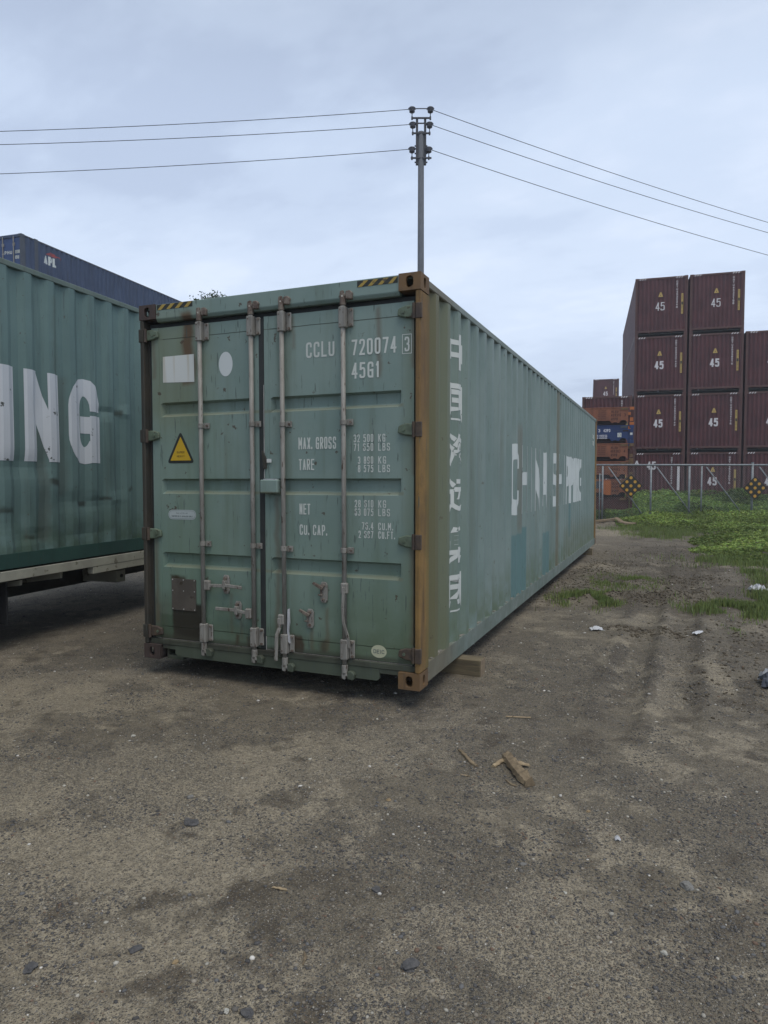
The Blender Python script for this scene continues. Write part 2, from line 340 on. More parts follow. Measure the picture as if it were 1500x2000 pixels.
def fbm(x, y, sc, octv=4, seed=0, g=.5):
    o = np.zeros_like(x, float); a = 1; t = 0
    for i in range(octv): o += a * vnoise(x * sc * 2 ** i + 17.3 * i, y * sc * 2 ** i - 9.1 * i, seed + i); t += a; a *= g
    return o / t
def sst(v, a, b): t = np.clip((v - a) / (b - a), 0, 1); return t * t * (3 - 2 * t)

# ------------------------------------------------------------------ the lettering: a condensed single-stroke alphabet
def rnd(pts, r=.42, asp=2.0):
    out = [pts[0]]
    for i in range(1, len(pts) - 1):
        p0, p, p1 = (np.array(q, float) for q in (pts[i - 1], pts[i], pts[i + 1])); S = np.array((1, asp))
        l0 = np.linalg.norm((p0 - p) * S); l1 = np.linalg.norm((p1 - p) * S); d = min(r, l0 * .5, l1 * .5)
        a = p + (p0 - p) * d / l0; b = p + (p1 - p) * d / l1
        for t in (0, .2, .4, .6, .8, 1): out.append(tuple(a * (1 - t) ** 2 + p * 2 * t * (1 - t) + b * t * t))
    return out + [pts[-1]]
G_ = {
 'A': [[(0, 0), (.5, 1)], [(.5, 1), (1, 0)], [(.18, .3), (.82, .3)]], 'B': [[(0, 0), (0, 1)], rnd([(0, 1), (.92, 1), (.92, .54), (0, .54)]), rnd([(0, .5), (1, .5), (1, 0), (0, 0)])],
 'C': [rnd([(1, .7), (1, 1), (0, 1), (0, 0), (1, 0), (1, .3)])], 'D': [[(0, 0), (0, 1)], rnd([(0, 1), (1, 1), (1, 0), (0, 0)])],
 'E': [[(1, 1), (0, 1)], [(0, 1), (0, 0)], [(0, 0), (1, 0)], [(0, .52), (.85, .52)]], 'F': [[(1, 1), (0, 1)], [(0, 1), (0, 0)], [(0, .52), (.85, .52)]],
 'G': [rnd([(1, .7), (1, 1), (0, 1), (0, 0), (1, 0), (1, .25)]), [(1, 0), (1, .48)], [(1, .46), (.52, .46)]], 'H': [[(0, 0), (0, 1)], [(1, 0), (1, 1)], [(0, .52), (1, .52)]],
 'I': [[(.5, 0), (.5, 1)]], 'K': [[(0, 0), (0, 1)], [(0, .4), (1, 1)], [(.3, .56), (1, 0)]], 'L': [[(0, 1), (0, 0)], [(0, 0), (1, 0)]],
 'M': [[(0, 0), (0, 1)], [(0, 1), (.5, .35)], [(.5, .35), (1, 1)], [(1, 1), (1, 0)]], 'N': [[(0, 0), (0, 1)], [(0, 1), (1, 0)], [(1, 0), (1, 1)]],
 'O': [rnd([(.5, 1), (1, 1), (1, 0), (0, 0), (0, 1), (.5, 1)])], 'P': [[(0, 0), (0, 1)], rnd([(0, 1), (1, 1), (1, .45), (0, .45)])],
 'R': [[(0, 0), (0, 1)], rnd([(0, 1), (1, 1), (1, .48), (0, .48)]), [(.5, .48), (1, 0)]], 'S': [rnd([(1, .72), (1, 1), (0, 1), (0, .54), (1, .46), (1, 0), (0, 0), (0, .28)], .32)],
 'T': [[(0, 1), (1, 1)], [(.5, 1), (.5, 0)]], 'U': [rnd([(0, 1), (0, 0), (1, 0), (1, 1)])], 'V': [[(0, 1), (.5, 0)], [(.5, 0), (1, 1)]],
 'X': [[(0, 0), (1, 1)], [(0, 1), (1, 0)]], 'Y': [[(0, 1), (.5, .5)], [(1, 1), (.5, .5)], [(.5, .5), (.5, 0)]], 'Z': [[(0, 1), (1, 1)], [(1, 1), (0, 0)], [(0, 0), (1, 0)]],
 '1': [[(.15, .8), (.6, 1)], [(.6, 1), (.6, 0)]], '2': [rnd([(0, .72), (0, 1), (1, 1), (1, .62), (0, 0)], .35), [(0, 0), (1, 0)]],
 '3': [rnd([(0, .8), (0, 1), (.95, 1), (.95, .53), (.35, .53)]), rnd([(.35, .5), (1, .5), (1, 0), (0, 0), (0, .22)])], '4': [[(.72, 0), (.72, 1)], [(.72, 1), (0, .27)], [(0, .27), (1, .27)]],
 '5': [[(.95, 1), (.1, 1)], [(.1, 1), (.05, .55)], rnd([(.05, .52), (.3, .64), (1, .64), (1, 0), (0, 0), (0, .2)], .36)],
 '6': [rnd([(.95, .82), (.95, 1), (0, 1), (0, 0), (1, 0), (1, .58), (0, .58), (0, .4)])], '7': [[(0, 1), (1, 1)], [(1, 1), (.35, 0)]],
 '8': [rnd([(.5, 1), (.94, 1), (.94, .53), (.06, .53), (.06, 1), (.5, 1)], .34), rnd([(.5, .5), (1, .5), (1, 0), (0, 0), (0, .5), (.5, .5)], .36)],
 '9': [rnd([(.05, .18), (.05, 0), (1, 0), (1, 1), (0, 1), (0, .42), (1, .42), (1, .6)])], '.': [[(.5, 0), (.5, .1)]], ' ': [],
}
G_['0'] = G_['O']
def arc(cx_, cy_, rx, ry, a0, a1, n=12): return [(cx_ + rx * math.cos(R(a0 + (a1 - a0) * i / n)), cy_ + ry * math.sin(R(a0 + (a1 - a0) * i / n))) for i in range(n + 1)]
G_['g'] = [[(1, .66)] + arc(.5, .70, .5, .30, 0, 180) + arc(.5, .30, .5, .30, 180, 335), [(1, .02), (1, .47)], [(1, .45), (.62, .45)]]
G_['n'] = [[(0, 0), (0, 1)], [(.06, 1), (.94, 0)], [(1, 0), (1, 1)]]
WID = {'I': .25, '1': .72, '.': .22, ' ': .55, 'M': 1.2, 'L': .9, 'T': .95}
def ribbon(pts, w):
    pts = [np.array(p, float) for p in pts]
    closed = np.linalg.norm(pts[0] - pts[-1]) < 1e-6; n = len(pts); L_, R_ = [], []
    for i in range(n):
        a = pts[i - 1] if i > 0 else (pts[-2] if closed else None); b = pts[i + 1] if i < n - 1 else (pts[1] if closed else None)
        ds = [v / (np.linalg.norm(v) + 1e-12) for v in ([pts[i] - a] if a is not None else []) + ([b - pts[i]] if b is not None else [])]
        t = sum(ds); t = t / (np.linalg.norm(t) + 1e-9); nrm = np.array((-t[1], t[0])); k = 1 / max(.5, float(nrm @ np.array((-ds[0][1], ds[0][0]))))
        L_.append(pts[i] + nrm * w / 2 * k); R_.append(pts[i] - nrm * w / 2 * k)
    return [(L_[i], R_[i], R_[i + 1], L_[i + 1]) for i in range(n - 1)]
def text2d(s, x0, x1, z0, z1, w, gap=.34, vertical=False):
    """list of (stroke index, quad of 2D points)"""
    out = []; k = 0
    if vertical:
        n = len(s); hh = (z1 - z0) / n
        for i, c in enumerate(s):
            a = z1 - hh * (i + .88); b = z1 - hh * (i + .12)
            for q in text2d(c, x0, x1, a, b, w): out.append((k + q[0], q[1]))
            k += 4
        return out
    ws = [WID.get(c, 1.0) for c in s]; tot = sum(ws) + gap * (len(s) - 1); u = (x1 - x0) / tot; x = x0
    for c, cw in zip(s, ws):
        a, b = x + w / 2, x + cw * u - w / 2
        if b < a: a = b = (a + b) / 2
        for st in G_.get(c, []):
            pts = [(a + (b - a) * p[0], z0 + w / 2 + (z1 - z0 - w) * p[1]) for p in st]
            if len(pts) == 2:      # square the ends out to the edge of the letter box
                d = np.array(pts[1]) - np.array(pts[0]); l = np.linalg.norm(d)
                if l < 1e-6: continue
                e = d / l * w / 2 * (1 if abs(d[0]) < 1e-6 or abs(d[1]) < 1e-6 else .6)
                pts = [tuple(np.array(pts[0]) - e), tuple(np.array(pts[1]) + e)]
            for q in ribbon(pts, w): out.append((k, q))
            k += 1
        x += (cw + gap) * u
    return out
def flat_text(items, place, name, mat, parent):
    """items: text2d lists; place(u, v, lift) -> xyz"""
    mb = MB()
    for it in items:
        for k, q in it:
            mb.add([place(p[0], p[1], .0004 * (k % 6)) for p in q], [(0, 1, 2, 3)])
    me = bpy.data.meshes.new(name); me.from_pydata(mb.v, [], mb.f); return link(name, me, mat, parent)
def drape(quads, ycuts, zcuts, place, name, mat, parent):
    """cut flat lettering along every fold of the panel and press it onto the panel"""
    bm = bmesh.new()
    for k, q in quads:
        vs = [bm.verts.new((p[0], p[1], .0005 * (k % 6))) for p in q]
        try: bm.faces.new(vs)
        except ValueError: pass
    for c in ycuts: bmesh.ops.bisect_plane(bm, geom=bm.verts[:] + bm.edges[:] + bm.faces[:], plane_co=(c, 0, 0), plane_no=(1, 0, 0))
    for c in zcuts: bmesh.ops.bisect_plane(bm, geom=bm.verts[:] + bm.edges[:] + bm.faces[:], plane_co=(0, c, 0), plane_no=(0, 1, 0))
    for v in bm.verts: v.co = place(v.co.x, v.co.y, v.co.z)
    me = bpy.data.meshes.new(name); bm.to_mesh(me); bm.free(); return link(name, me, mat, parent)

# ------------------------------------------------------------------ ground
def ground_h(x, y):
    h = .030 * (fbm(x, y, .5, 3, 3) - .5) + .016 * (fbm(x, y, 3.0, 4, 11) - .5) + .004 * (fbm(x, y, 22, 2, 5) - .5)
    n = fbm(x, y, 2.6, 4, 21)
    def ridge(ax, ay, bx, by, wd, hh, seed):
        dx, dy = bx - ax, by - ay; l2 = dx * dx + dy * dy; t = np.clip(((x - ax) * dx + (y - ay) * dy) / l2, 0, 1)
        d = np.hypot(x - ax - t * dx, y - ay - t * dy); return .5 * hh * np.exp(-(d / wd) ** 2) * (.1 + 1.8 * fbm(x, y, 5.5, 5, seed, .65))
    h = h + ridge(.62, 5.0, 2.15, 6.0, .24, .20, 31) + ridge(1.15, 6.9, 2.2, 7.6, .32, .12, 32) + ridge(1.05, 3.25, 1.7, 3.35, .13, .06, 33)
    h = h + ridge(2.7, 17.6, 3.2, 18.4, .35, .22, 34) + ridge(-.4, 22.0, 1.2, 22.4, .4, .22, 35) + ridge(.15, 6.2, .5, 9.5, .25, .12, 36) + ridge(2.5, 8.0, 2.6, 12, .3, .08, 37)
    # churned right-hand strip and tyre ruts
    churn = sst(x, .7, 1.6) * sst(y, -.5, 1.5) * sst(y, 22, 18)
    h = h + churn * .045 * (fbm(x, y, 5, 5, 41, .6) - .5)
    for (xa, sl) in ((1.28, .02), (1.62, .035)):
        d = x - (xa + sl * y); m = sst(y, -.2, .6) * sst(y, 17, 13)
        h = h - m * .022 * np.exp(-(d / .14) ** 4) + m * .014 * np.exp(-((np.abs(d) - .2) / .06) ** 2)
        h = h + m * .006 * np.sin(y * 42) * np.exp(-(d / .13) ** 4)
    far = np.hypot(x, y)
    h = np.where(far > 120, 0, h) + .10 * sst(y, 26, 31) * sst(far, 160, 120)
    return h
def soil(x, y):
    g = sst(.6 * fbm(x, y, .85, 4, 51) + .4 * fbm(x, y, 3.1, 4, 54) + .35 * (fbm(x * .6 + y * .8, (y - x) * .25, 1.4, 4, 52) - .5), .40, .56)     # loose gravel
    s = sst(.55 * fbm(x, y, .7, 5, 61) + .45 * fbm(x * .5 + y * .87, (x * .87 - y * .5) * .28, 2.2, 4, 62), .46, .60) * .85                                                            # pale dry fines
    m = sst(.5 * fbm(x, y, 1.1, 4, 71) + .5 * fbm(x, y, 3.4, 4, 72), .50, .66) * .6 + .25 * sst(x, .5, 1.4) * sst(y, .2, 2.0) * sst(y, 24, 20)                                                           # dark damp earth
    def blob(cx, cy, rx, ry, rot=0, seed=0):
        c, q = math.cos(rot), math.sin(rot); dx, dy = x - cx, y - cy
        d = np.hypot((dx * c + dy * q) / rx, (-dx * q + dy * c) / ry) + 1.5 * (fbm(x, y, 1.9, 5, 80 + seed, .62) - .5); return sst(d, 1.25, .45)
    for (cx, cy, rx, ry, ro) in ((-2.75, -1.15, .5, .3, 0), (.55, -.15, .16, .30, .2), (1.0, -1.5, .5, .25, .3), (.3, -2.2, .35, .3, 0), (1.9, -1.9, .5, .3, -.5), (2.2, 1.2, .35, 1.2, 0), (2.25, 3.2, .4, .5, 0),
                             (1.1, 1.6, .14, 1.3, 0), (1.4, 5.5, 1.0, .4, .55), (1.6, 7.4, .9, .5, .4), (.25, 7.2, .35, 2.4, 0), (.1, 4.6, .3, .8, 0), (1.35, 3.3, .45, .16, 0), (2.7, 11, .4, 3.5, 0),
                             (3.0, 18.2, .8, 1.3, 0), (.6, 12.5, .7, 3.5, 0), (.4, 22.0, 1.2, 1.0, 0), (-1.0, 5, .8, 6, 0), (1.95, 2.2, .1, 1.0, .1), (-.45, -1.95, .22, .12, .4), (-.35, -1.6, .3, .15, .5)):
        m = np.maximum(m, blob(cx, cy, rx, ry, ro, int(abs(cx * 10)) % 7) * .8)
    for (cx, cy, rx, ry, ro) in ((1.55, 1.2, .22, 1.5, -.05), (1.95, 1.9, .2, .9, 0), (1.9, 7.5, .16, 1.7, -.08), (2.2, 11.5, .22, 2.5, -.06), (1.15, 2.2, .12, .9, 0), (1.2, -2.1, .5, .35, .4), (.2, -.8, .5, .3, .2),
                             (-1.3, -1.9, 1.3, .22, .55), (-.9, -2.6, 1.1, .18, .5), (1.3, 4.1, .6, .5, 0), (-6.0, 3.0, 2.5, 1.6, 0), (.9, 9.3, .6, .8, 0), (2.9, 5.9, .35, .5, 0)):
        k = blob(cx, cy, rx, ry, ro, 3); s = np.maximum(s, k); m = m * (1 - .8 * k)
    mt = fbm(x, y, 6.5, 4, 161, .6); near = sst(np.hypot(x - CAM.x, y - CAM.y), 14, 8)
    m = np.clip(.75 * m + near * (.42 * sst(mt, .54, .72) - .35 * sst(mt, .46, .34)), 0, 1); s = np.clip(s + near * (.7 * sst(mt, .44, .28) - .35 * sst(mt, .54, .68)), 0, 1)
    mud_ = np.clip(sst(x, .1, .9) * sst(y, 3.6, 5.0) * sst(y, 25, 21) * sst(x, 6, 3.5) * (.35 + .9 * sst(fbm(x, y, 1.6, 5, 181, .6), .40, .58)), 0, 1)
    m = np.maximum(m, mud_); s = s * (1 - .55 * mud_)
    g = g * (1 - .6 * m) * sst(y, 26, 20)
    for (xa, sl, y0_, y1_) in ((1.12, .03, -.6, 3.2), (1.42, .03, -.4, 4.6), (1.80, .02, .2, 4.6), (2.12, .03, .6, 5.0), (1.72, .07, 6.2, 16), (2.25, .06, 6.2, 15), (.95, .05, 3.2, 12)):
        b_ = np.exp(-((x - xa - sl * y + .05 * (fbm(y, y * 0, 1.3, 3, 150) - .5)) / .085) ** 4) * sst(y, y0_, y0_ + .5) * sst(y, y1_, y1_ - .8) * sst(fbm(x, y, 3.0, 4, 151), .36, .52)
        m = np.maximum(m, b_ * .85); s = s * (1 - .8 * b_)
    u_ = x * .83 + y * .56; v_ = y * .83 - x * .56          # faint wheel-packed bands running to the lower left
    bnd = fbm(u_ * .22, v_, 1.7, 4, 141); s = np.maximum(s, sst(bnd, .54, .64) * .8 * sst(x, 1.5, -.3)); m = np.maximum(m, sst(bnd, .45, .36) * .5 * sst(x, 1.5, -.3))
    return np.stack([g, m, s], -1)
def make_ground():
    rr = np.concatenate([[0, .4, .8], np.geomspace(1.2, 14, 560), np.geomspace(14.1, 60, 230), np.geomspace(62, 1500, 60)])
    tv = -22.63
    az = np.radians(np.concatenate([np.linspace(tv - 180, tv - 42, 34)[:-1], np.linspace(tv - 42, tv + 42, 330), np.linspace(tv + 42, tv + 180, 34)[1:-1]]))
    r_, a_ = np.meshgrid(rr, az, indexing='ij'); x = CAM.x + r_ * np.sin(a_); y = CAM.y + r_ * np.cos(a_); z = ground_h(x, y)
    nr, na = x.shape; idx = np.arange(nr * na).reshape(nr, na); nx = np.roll(idx, -1, 1)
    f = np.stack([idx[:-1], idx[1:], nx[1:], nx[:-1]], -1).reshape(-1, 4)[na:]
    v = np.stack([x, y, z], -1).reshape(-1, 3)
    cap = np.stack([idx[1], nx[1], np.full(na, 0), np.full(na, 0)], -1)
    s = NT('gravel_yard'); a = s.attr('soil'); sp = s.n('ShaderNodeSeparateColor'); s.put(sp.inputs[0], a); g, m, sd_ = sp.outputs
    fine = s.noise(60, 5, .7); med = s.noise(7, 6, .65)
    base = s.mix(s.step(med, .3, .7), (.205, .176, .127), (.140, .120, .087))
    sand = s.mix(s.step(s.noise(25, 5, .7), .3, .7), (.330, .285, .205), (.245, .210, .152))
    edge = s.step(s.math('ADD', sd_, s.math('MULTIPLY', s.math('SUBTRACT', s.noise(5, 10, .75), .5), 1.8)), .35, .85)
    c = s.mix(edge, base, sand)
    mud = s.mix(s.step(s.noise(16, 5, .7), .35, .7), (.072, .058, .040), (.112, .093, .067))
    me_ = s.step(s.math('ADD', m, s.math('MULTIPLY', s.math('SUBTRACT', s.noise(6, 10, .75), .5), 2.2)), .35, 1.0)
    c = s.mix(me_, c, mud)
    c = s.mix(s.mul(s.step(fine, .42, .62), .5), c, (.088, .076, .060))
    c = s.mix(s.mul(s.step(s.noise(130, 3, .7), .54, .62), .85), c, (.045, .044, .042)); c = s.mix(s.mul(s.step(s.noise(115, 3, .7, s.map((1, 1, 1), (3, 7, 0))), .58, .66), .7), c, (.33, .31, .27))
    # stones of two sizes, their own colour per cell
    def stones(scale, lo, hi, amt, c):
        v1 = s.n('ShaderNodeTexVoronoi', feature='F1'); v1.inputs['Scale'].default_value = scale; s.put(v1.inputs['Vector'], s.map((1, 1, 1)))
        cs = s.n('ShaderNodeSeparateColor'); s.put(cs.inputs[0], v1.outputs['Color'])
        tone = s.n('ShaderNodeValToRGB'); tone.color_ramp.interpolation = 'CONSTANT'
        cols = [(0, (.060, .060, .060)), (.22, (.118, .110, .098)), (.45, (.17, .148, .115)), (.62, (.110, .113, .115)), (.78, (.23, .205, .165)), (.90, (.17, .112, .08)), (.95, (.38, .35, .30))]
        while len(tone.color_ramp.elements) < len(cols): tone.color_ramp.elements.new(.5)
        for e, (p, q) in zip(tone.color_ramp.elements, cols): e.position = p; e.color = (*q, 1)
        s.put(tone.inputs[0], cs.outputs[0])
        inside = s.step(v1.outputs['Distance'], hi, lo)
        pick = s.mul(s.step(s.math('ADD', cs.outputs[1], s.math('MULTIPLY', g, .75)), .75, .85), inside)
        return s.mix(s.mul(pick, amt), c, tone.outputs[0]), s.mul(pick, s.step(v1.outputs['Distance'], hi, 0.0))
    c, h1 = stones(150, .30, .52, .65, c); c, h2 = stones(74, .30, .5, .5, c)
    h = s.math('ADD', s.math('ADD', s.math('MULTIPLY', h1, .35), s.math('MULTIPLY', h2, .5)), s.math('ADD', s.math('MULTIPLY', fine, .35), s.math('MULTIPLY', s.noise(22, 5, .7), 1.2)))
    mat = s.done(c, .92, h, 1.0, .014, spec=.2)
    o = big('ground', v, np.concatenate([f]), mat, None, {'soil': ('POINT', soil(v[:, 0], v[:, 1]))}, True)
    tag(o, kind='structure'); return o
make_ground()

def scatter_pebbles():
    """loose stones of the gravel, thickest where the yard is gravelly"""
    ico = bmesh.new(); bmesh.ops.create_icosphere(ico, subdivisions=1, radius=1); iv = np.array([v.co[:] for v in ico.verts]); ifc = np.array([[v.index for v in f.verts] for f in ico.faces]); ico.free()
    octv = np.array([(1, 0, 0), (0, 1, 0), (-1, 0, 0), (0, -1, 0), (0, 0, 1), (0, 0, -1)], float); octf = np.array([(0, 1, 4), (1, 2, 4), (2, 3, 4), (3, 0, 4), (1, 0, 5), (2, 1, 5), (3, 2, 5), (0, 3, 5)])
    pal = np.array([(.075, .073, .072), (.118, .110, .098), (.165, .145, .115), (.115, .115, .115), (.23, .205, .165), (.16, .11, .08), (.36, .34, .29), (.52, .50, .46)])
    pp = np.array([.22, .20, .19, .13, .13, .045, .065, .02])
    for (n, dmin, dmax, s0, s1, tv, tf, nm) in ((16000, 1.9, 6.5, .0022, .0105, iv, ifc, 'gravel'), (34000, 1.9, 7.5, .002, .0055, octv, octf, 'gravel'), (22000, 5, 17, .005, .016, octv, octf, 'gravel'), (26000, 1.9, 7.0, .0030, .0078, octv, octf, 'dark_gravel')):
        d = dmin + (dmax - dmin) * rng.random(n * 3) ** (.9 if dmax < 10 else .75); a = R(-22.63) + R(36) * (rng.random(n * 3) * 2 - 1)
        x = CAM.x + d * np.sin(a); y = CAM.y + d * np.cos(a); so_ = soil(x, y)
        keep = rng.random(n * 3) < (.12 + .8 * so_[:, 0]) * (1 - .5 * so_[:, 2]) + .25 * so_[:, 1]
        if nm[0] == 'd': keep = rng.random(n * 3) < sst(fbm(x, y, 2.6, 5, 171, .6), .47, .62) * .85 + .04
        x, y = x[keep][:n], y[keep][:n]; n = len(x)
        sz = s0 + (s1 - s0) * rng.random(n) ** (2.5 if nm[0] == 'd' else 8); z = ground_h(x, y)
        ang = rng.random(n) * 6.28; c, q = np.cos(ang), np.sin(ang); k = len(tv)
        P = tv[None] * (1 + .35 * (rng.random((n, k, 3)) - .5)); P = P * np.stack([sz * (1 + .5 * rng.random(n)), sz, sz * (.45 + .3 * rng.random(n))], -1)[:, None]
        X = P[..., 0] * c[:, None] - P[..., 1] * q[:, None] + x[:, None]; Y = P[..., 0] * q[:, None] + P[..., 1] * c[:, None] + y[:, None]; Z = P[..., 2] + (z + sz * .12)[:, None]
        V = np.stack([X, Y, Z], -1).reshape(-1, 3); F = (tf[None] + (np.arange(n) * k)[:, None, None]).reshape(-1, 3)
        colr = pal[rng.choice(len(pal), n, p=pp if nm[0] == 'g' else [.55, .2, .08, .12, .02, .03, 0, 0])] * (.8 + .4 * rng.random((n, 1)))
        s = NT('loose_stone'); mt = s.done(s.attr('tint'), .85, spec=.25)
        o = big('gravel', V, F, mt, None, {'tint': ('POINT', np.repeat(colr, k, 0))}); tag(o, kind='stuff', label='small loose gravel stones scattered over the yard')
scatter_pebbles()
def clods():
    """crumbs of turned dark earth on the berms and ruts"""
    L = ((.62, 5.0, 2.15, 6.0, .2, 2600), (1.15, 6.9, 2.2, 7.6, .3, 1500), (1.05, 3.25, 1.7, 3.35, .13, 700), (2.9, 17.2, 3.1, 19.0, .5, 1500), (.1, 4.6, .6, 9.5, .25, 2200), (2.2, .8, 2.3, 4.2, .3, 900), (-.4, 22, 1.2, 22.4, .4, 900), (1.0, 8.5, 2.6, 14, .9, 3000))
    ico = bmesh.new(); bmesh.ops.create_icosphere(ico, subdivisions=1, radius=1); iv = np.array([v.co[:] for v in ico.verts]); fc = np.array([[v.index for v in f.verts] for f in ico.faces]); ico.free()
    X, Y = [], []
    for (a, b, c, d, w_, n) in L: t = rng.random(n); X.append(a + (c - a) * t + rng.normal(size=n) * w_); Y.append(b + (d - b) * t + rng.normal(size=n) * w_)
    x, y = np.concatenate(X), np.concatenate(Y); n = len(x); sz = .003 + .013 * rng.random(n) ** 3; z = ground_h(x, y)
    P = iv[None] * (1 + .5 * (rng.random((n, len(iv), 3)) - .5)) * np.stack([sz * 1.2, sz, sz * .7], -1)[:, None]; P = P + np.stack([x, y, z + sz * .2], -1)[:, None]
    F = (fc[None] + (np.arange(n) * len(iv))[:, None, None]).reshape(-1, 3); t = np.array((.10, .084, .062))[None] * (.6 + .8 * rng.random((n, 1)))
    s = NT('earth_clod'); o = big('earth_clods', P.reshape(-1, 3), F, s.done(s.attr('tint'), .95, spec=.1), None, {'tint': ('POINT', np.repeat(t, len(iv), 0))}); tag(o, kind='stuff', label='crumbs of dark turned earth along the ruts')
clods()

# ------------------------------------------------------------------ shipping containers
W = 2.438
P_ = .2850; C0 = .913 % P_; DEP = .036
def corr(y, p=P_, c0=C0, dep=DEP):
    k = p / .285; t = (y - c0) % p
    if t < .072 * k: return 0.0
    if t < .140 * k: return dep * (t - .072 * k) / (.068 * k)
    if t < .217 * k: return dep
    return dep * (1 - (t - .217 * k) / (.068 * k))
def folds(a, b, p=P_, c0=C0):
    out = [a]; k = p / .285; y = c0 + p * (math.floor((a - c0) / p) - 1)
    while y < b:
        for d in (0, .072, .140, .217):
            if a + .01 < y + d * k < b - .01: out.append(y + d * k)
        y += p
    return out + [b]
def plate_hole(mb, w, h, t, hw, hh, place, n=14, blind=False):
    """a plate of thickness t with an oval hole; place(u,v,depth)"""
    ang = [2 * math.pi * i / n for i in range(n)]
    def sq(a):
        c, s = math.cos(a), math.sin(a); m = max(abs(c), abs(s)); return (c / m * w / 2, s / m * h / 2)
    def ov(a):
        c, s = math.cos(a), math.sin(a); r = hw; ex = max(0, hh - hw)
        return (c * r, s * r + (ex if s > 0 else -ex)) if abs(s) > 1e-6 else (c * r, 0)
    V = [place(*sq(a), 0) for a in ang] + [place(*ov(a), 0) for a in ang] + [place(*ov(a), t) for a in ang] + [place(*sq(a), t) for a in ang]; F = []
    for i in range(n):
        j = (i + 1) % n
        F += [(i, j, n + j, n + i), (n + i, n + j, 2 * n + j, 2 * n + i), (2 * n + i, 2 * n + j, 3 * n + j, 3 * n + i)]
    # the square's true corners
    mb.add(V, F)
CWX, CWY, CH = .162, .178, .118
def casting(parent, x, y, z, sx, sy, mat, holes=True):
    """hollow corner casting; (x,y,z) outer bottom corner; sx, sy = inward directions"""
    mb = MB(); t = .024
    if holes:
        plate_hole(mb, CWX, CH, t, .028, .04, lambda u, v, d: (x + sx * (CWX / 2 + u), y + sy * d, z + CH / 2 + v), 16)
        plate_hole(mb, CWY, CH, t, .024, .038, lambda u, v, d: (x + sx * d, y + sy * (CWY / 2 + u), z + CH / 2 + v), 16)
        x0, x1 = sorted((x + sx * .001, x + sx * CWX)); y0, y1 = sorted((y + sy * .001, y + sy * CWY))
        mb.box(x0, x1, y0, y1, z, z + .02); mb.box(x0, x1, y0, y1, z + CH - .02, z + CH)
        # frames at the plate corners so the body reads solid
        for (a, b) in ((0, 0), (0, 1), (1, 0), (1, 1)):
            ax = x + sx * (0.0005 if a == 0 else CWX - .018); ay = y + sy * (0.0005 if b == 0 else CWY - .018)
            xx = sorted((ax, ax + sx * .0175)); yy = sorted((ay, ay + sy * .0175)); mb.box(xx[0], xx[1], yy[0], yy[1], z + .001, z + CH - .001)
        xx = sorted((x + sx * (CWX - .02), x + sx * CWX)); yy = sorted((y + sy * .02, y + sy * CWY)); mb.box(*xx, *yy, z + .01, z + CH - .01)
        xx = sorted((x + sx * .03, x + sx * (CWX - .01))); yy = sorted((y + sy * (CWY - .02), y + sy * CWY)); mb.box(*xx, *yy, z + .01, z + CH - .01)
    else:
        xx = sorted((x, x + sx * CWX)); yy = sorted((y, y + sy * CWY)); mb.box(*xx, *yy, z, z + CH)
    return mb.build('corner_casting', mat, parent)
def side_panel(parent, xs, L, z0, z1, mat, y0=.2, y1=None, dents=None, name='side_panel', inward=-1, rows=1):
    y1 = L - .2 if y1 is None else y1; ys = folds(y0, y1); zs = np.linspace(z0, z1, rows + 1); mb = MB()
    V = [(xs + inward * (corr(y) + .004) + (dents(y, z) if dents else 0), y, z) for z in zs for y in ys]; n = len(ys)
    mb.add(V, [(j * n + i, j * n + i + 1, (j + 1) * n + i + 1, (j + 1) * n + i) for j in range(rows) for i in range(n - 1)])
    me = bpy.data.meshes.new(name); me.from_pydata(mb.v, [], mb.f); return link(name, me, mat, parent)
def end_wall(parent, y, z0, z1, mat, sy, p=.19):
    xs = folds(-W + .11, -.11, p, .03); mb = MB()
    V = [(x, y + sy * (corr(x, p, .03, .036) + .012), z) for z in (z0, z1) for x in xs]; n = len(xs)
    mb.add(V, [(i, i + 1, n + i + 1, n + i) for i in range(n - 1)])
    me = bpy.data.meshes.new('end_wall'); me.from_pydata(mb.v, [], mb.f); return link('end_wall', me, mat, parent)
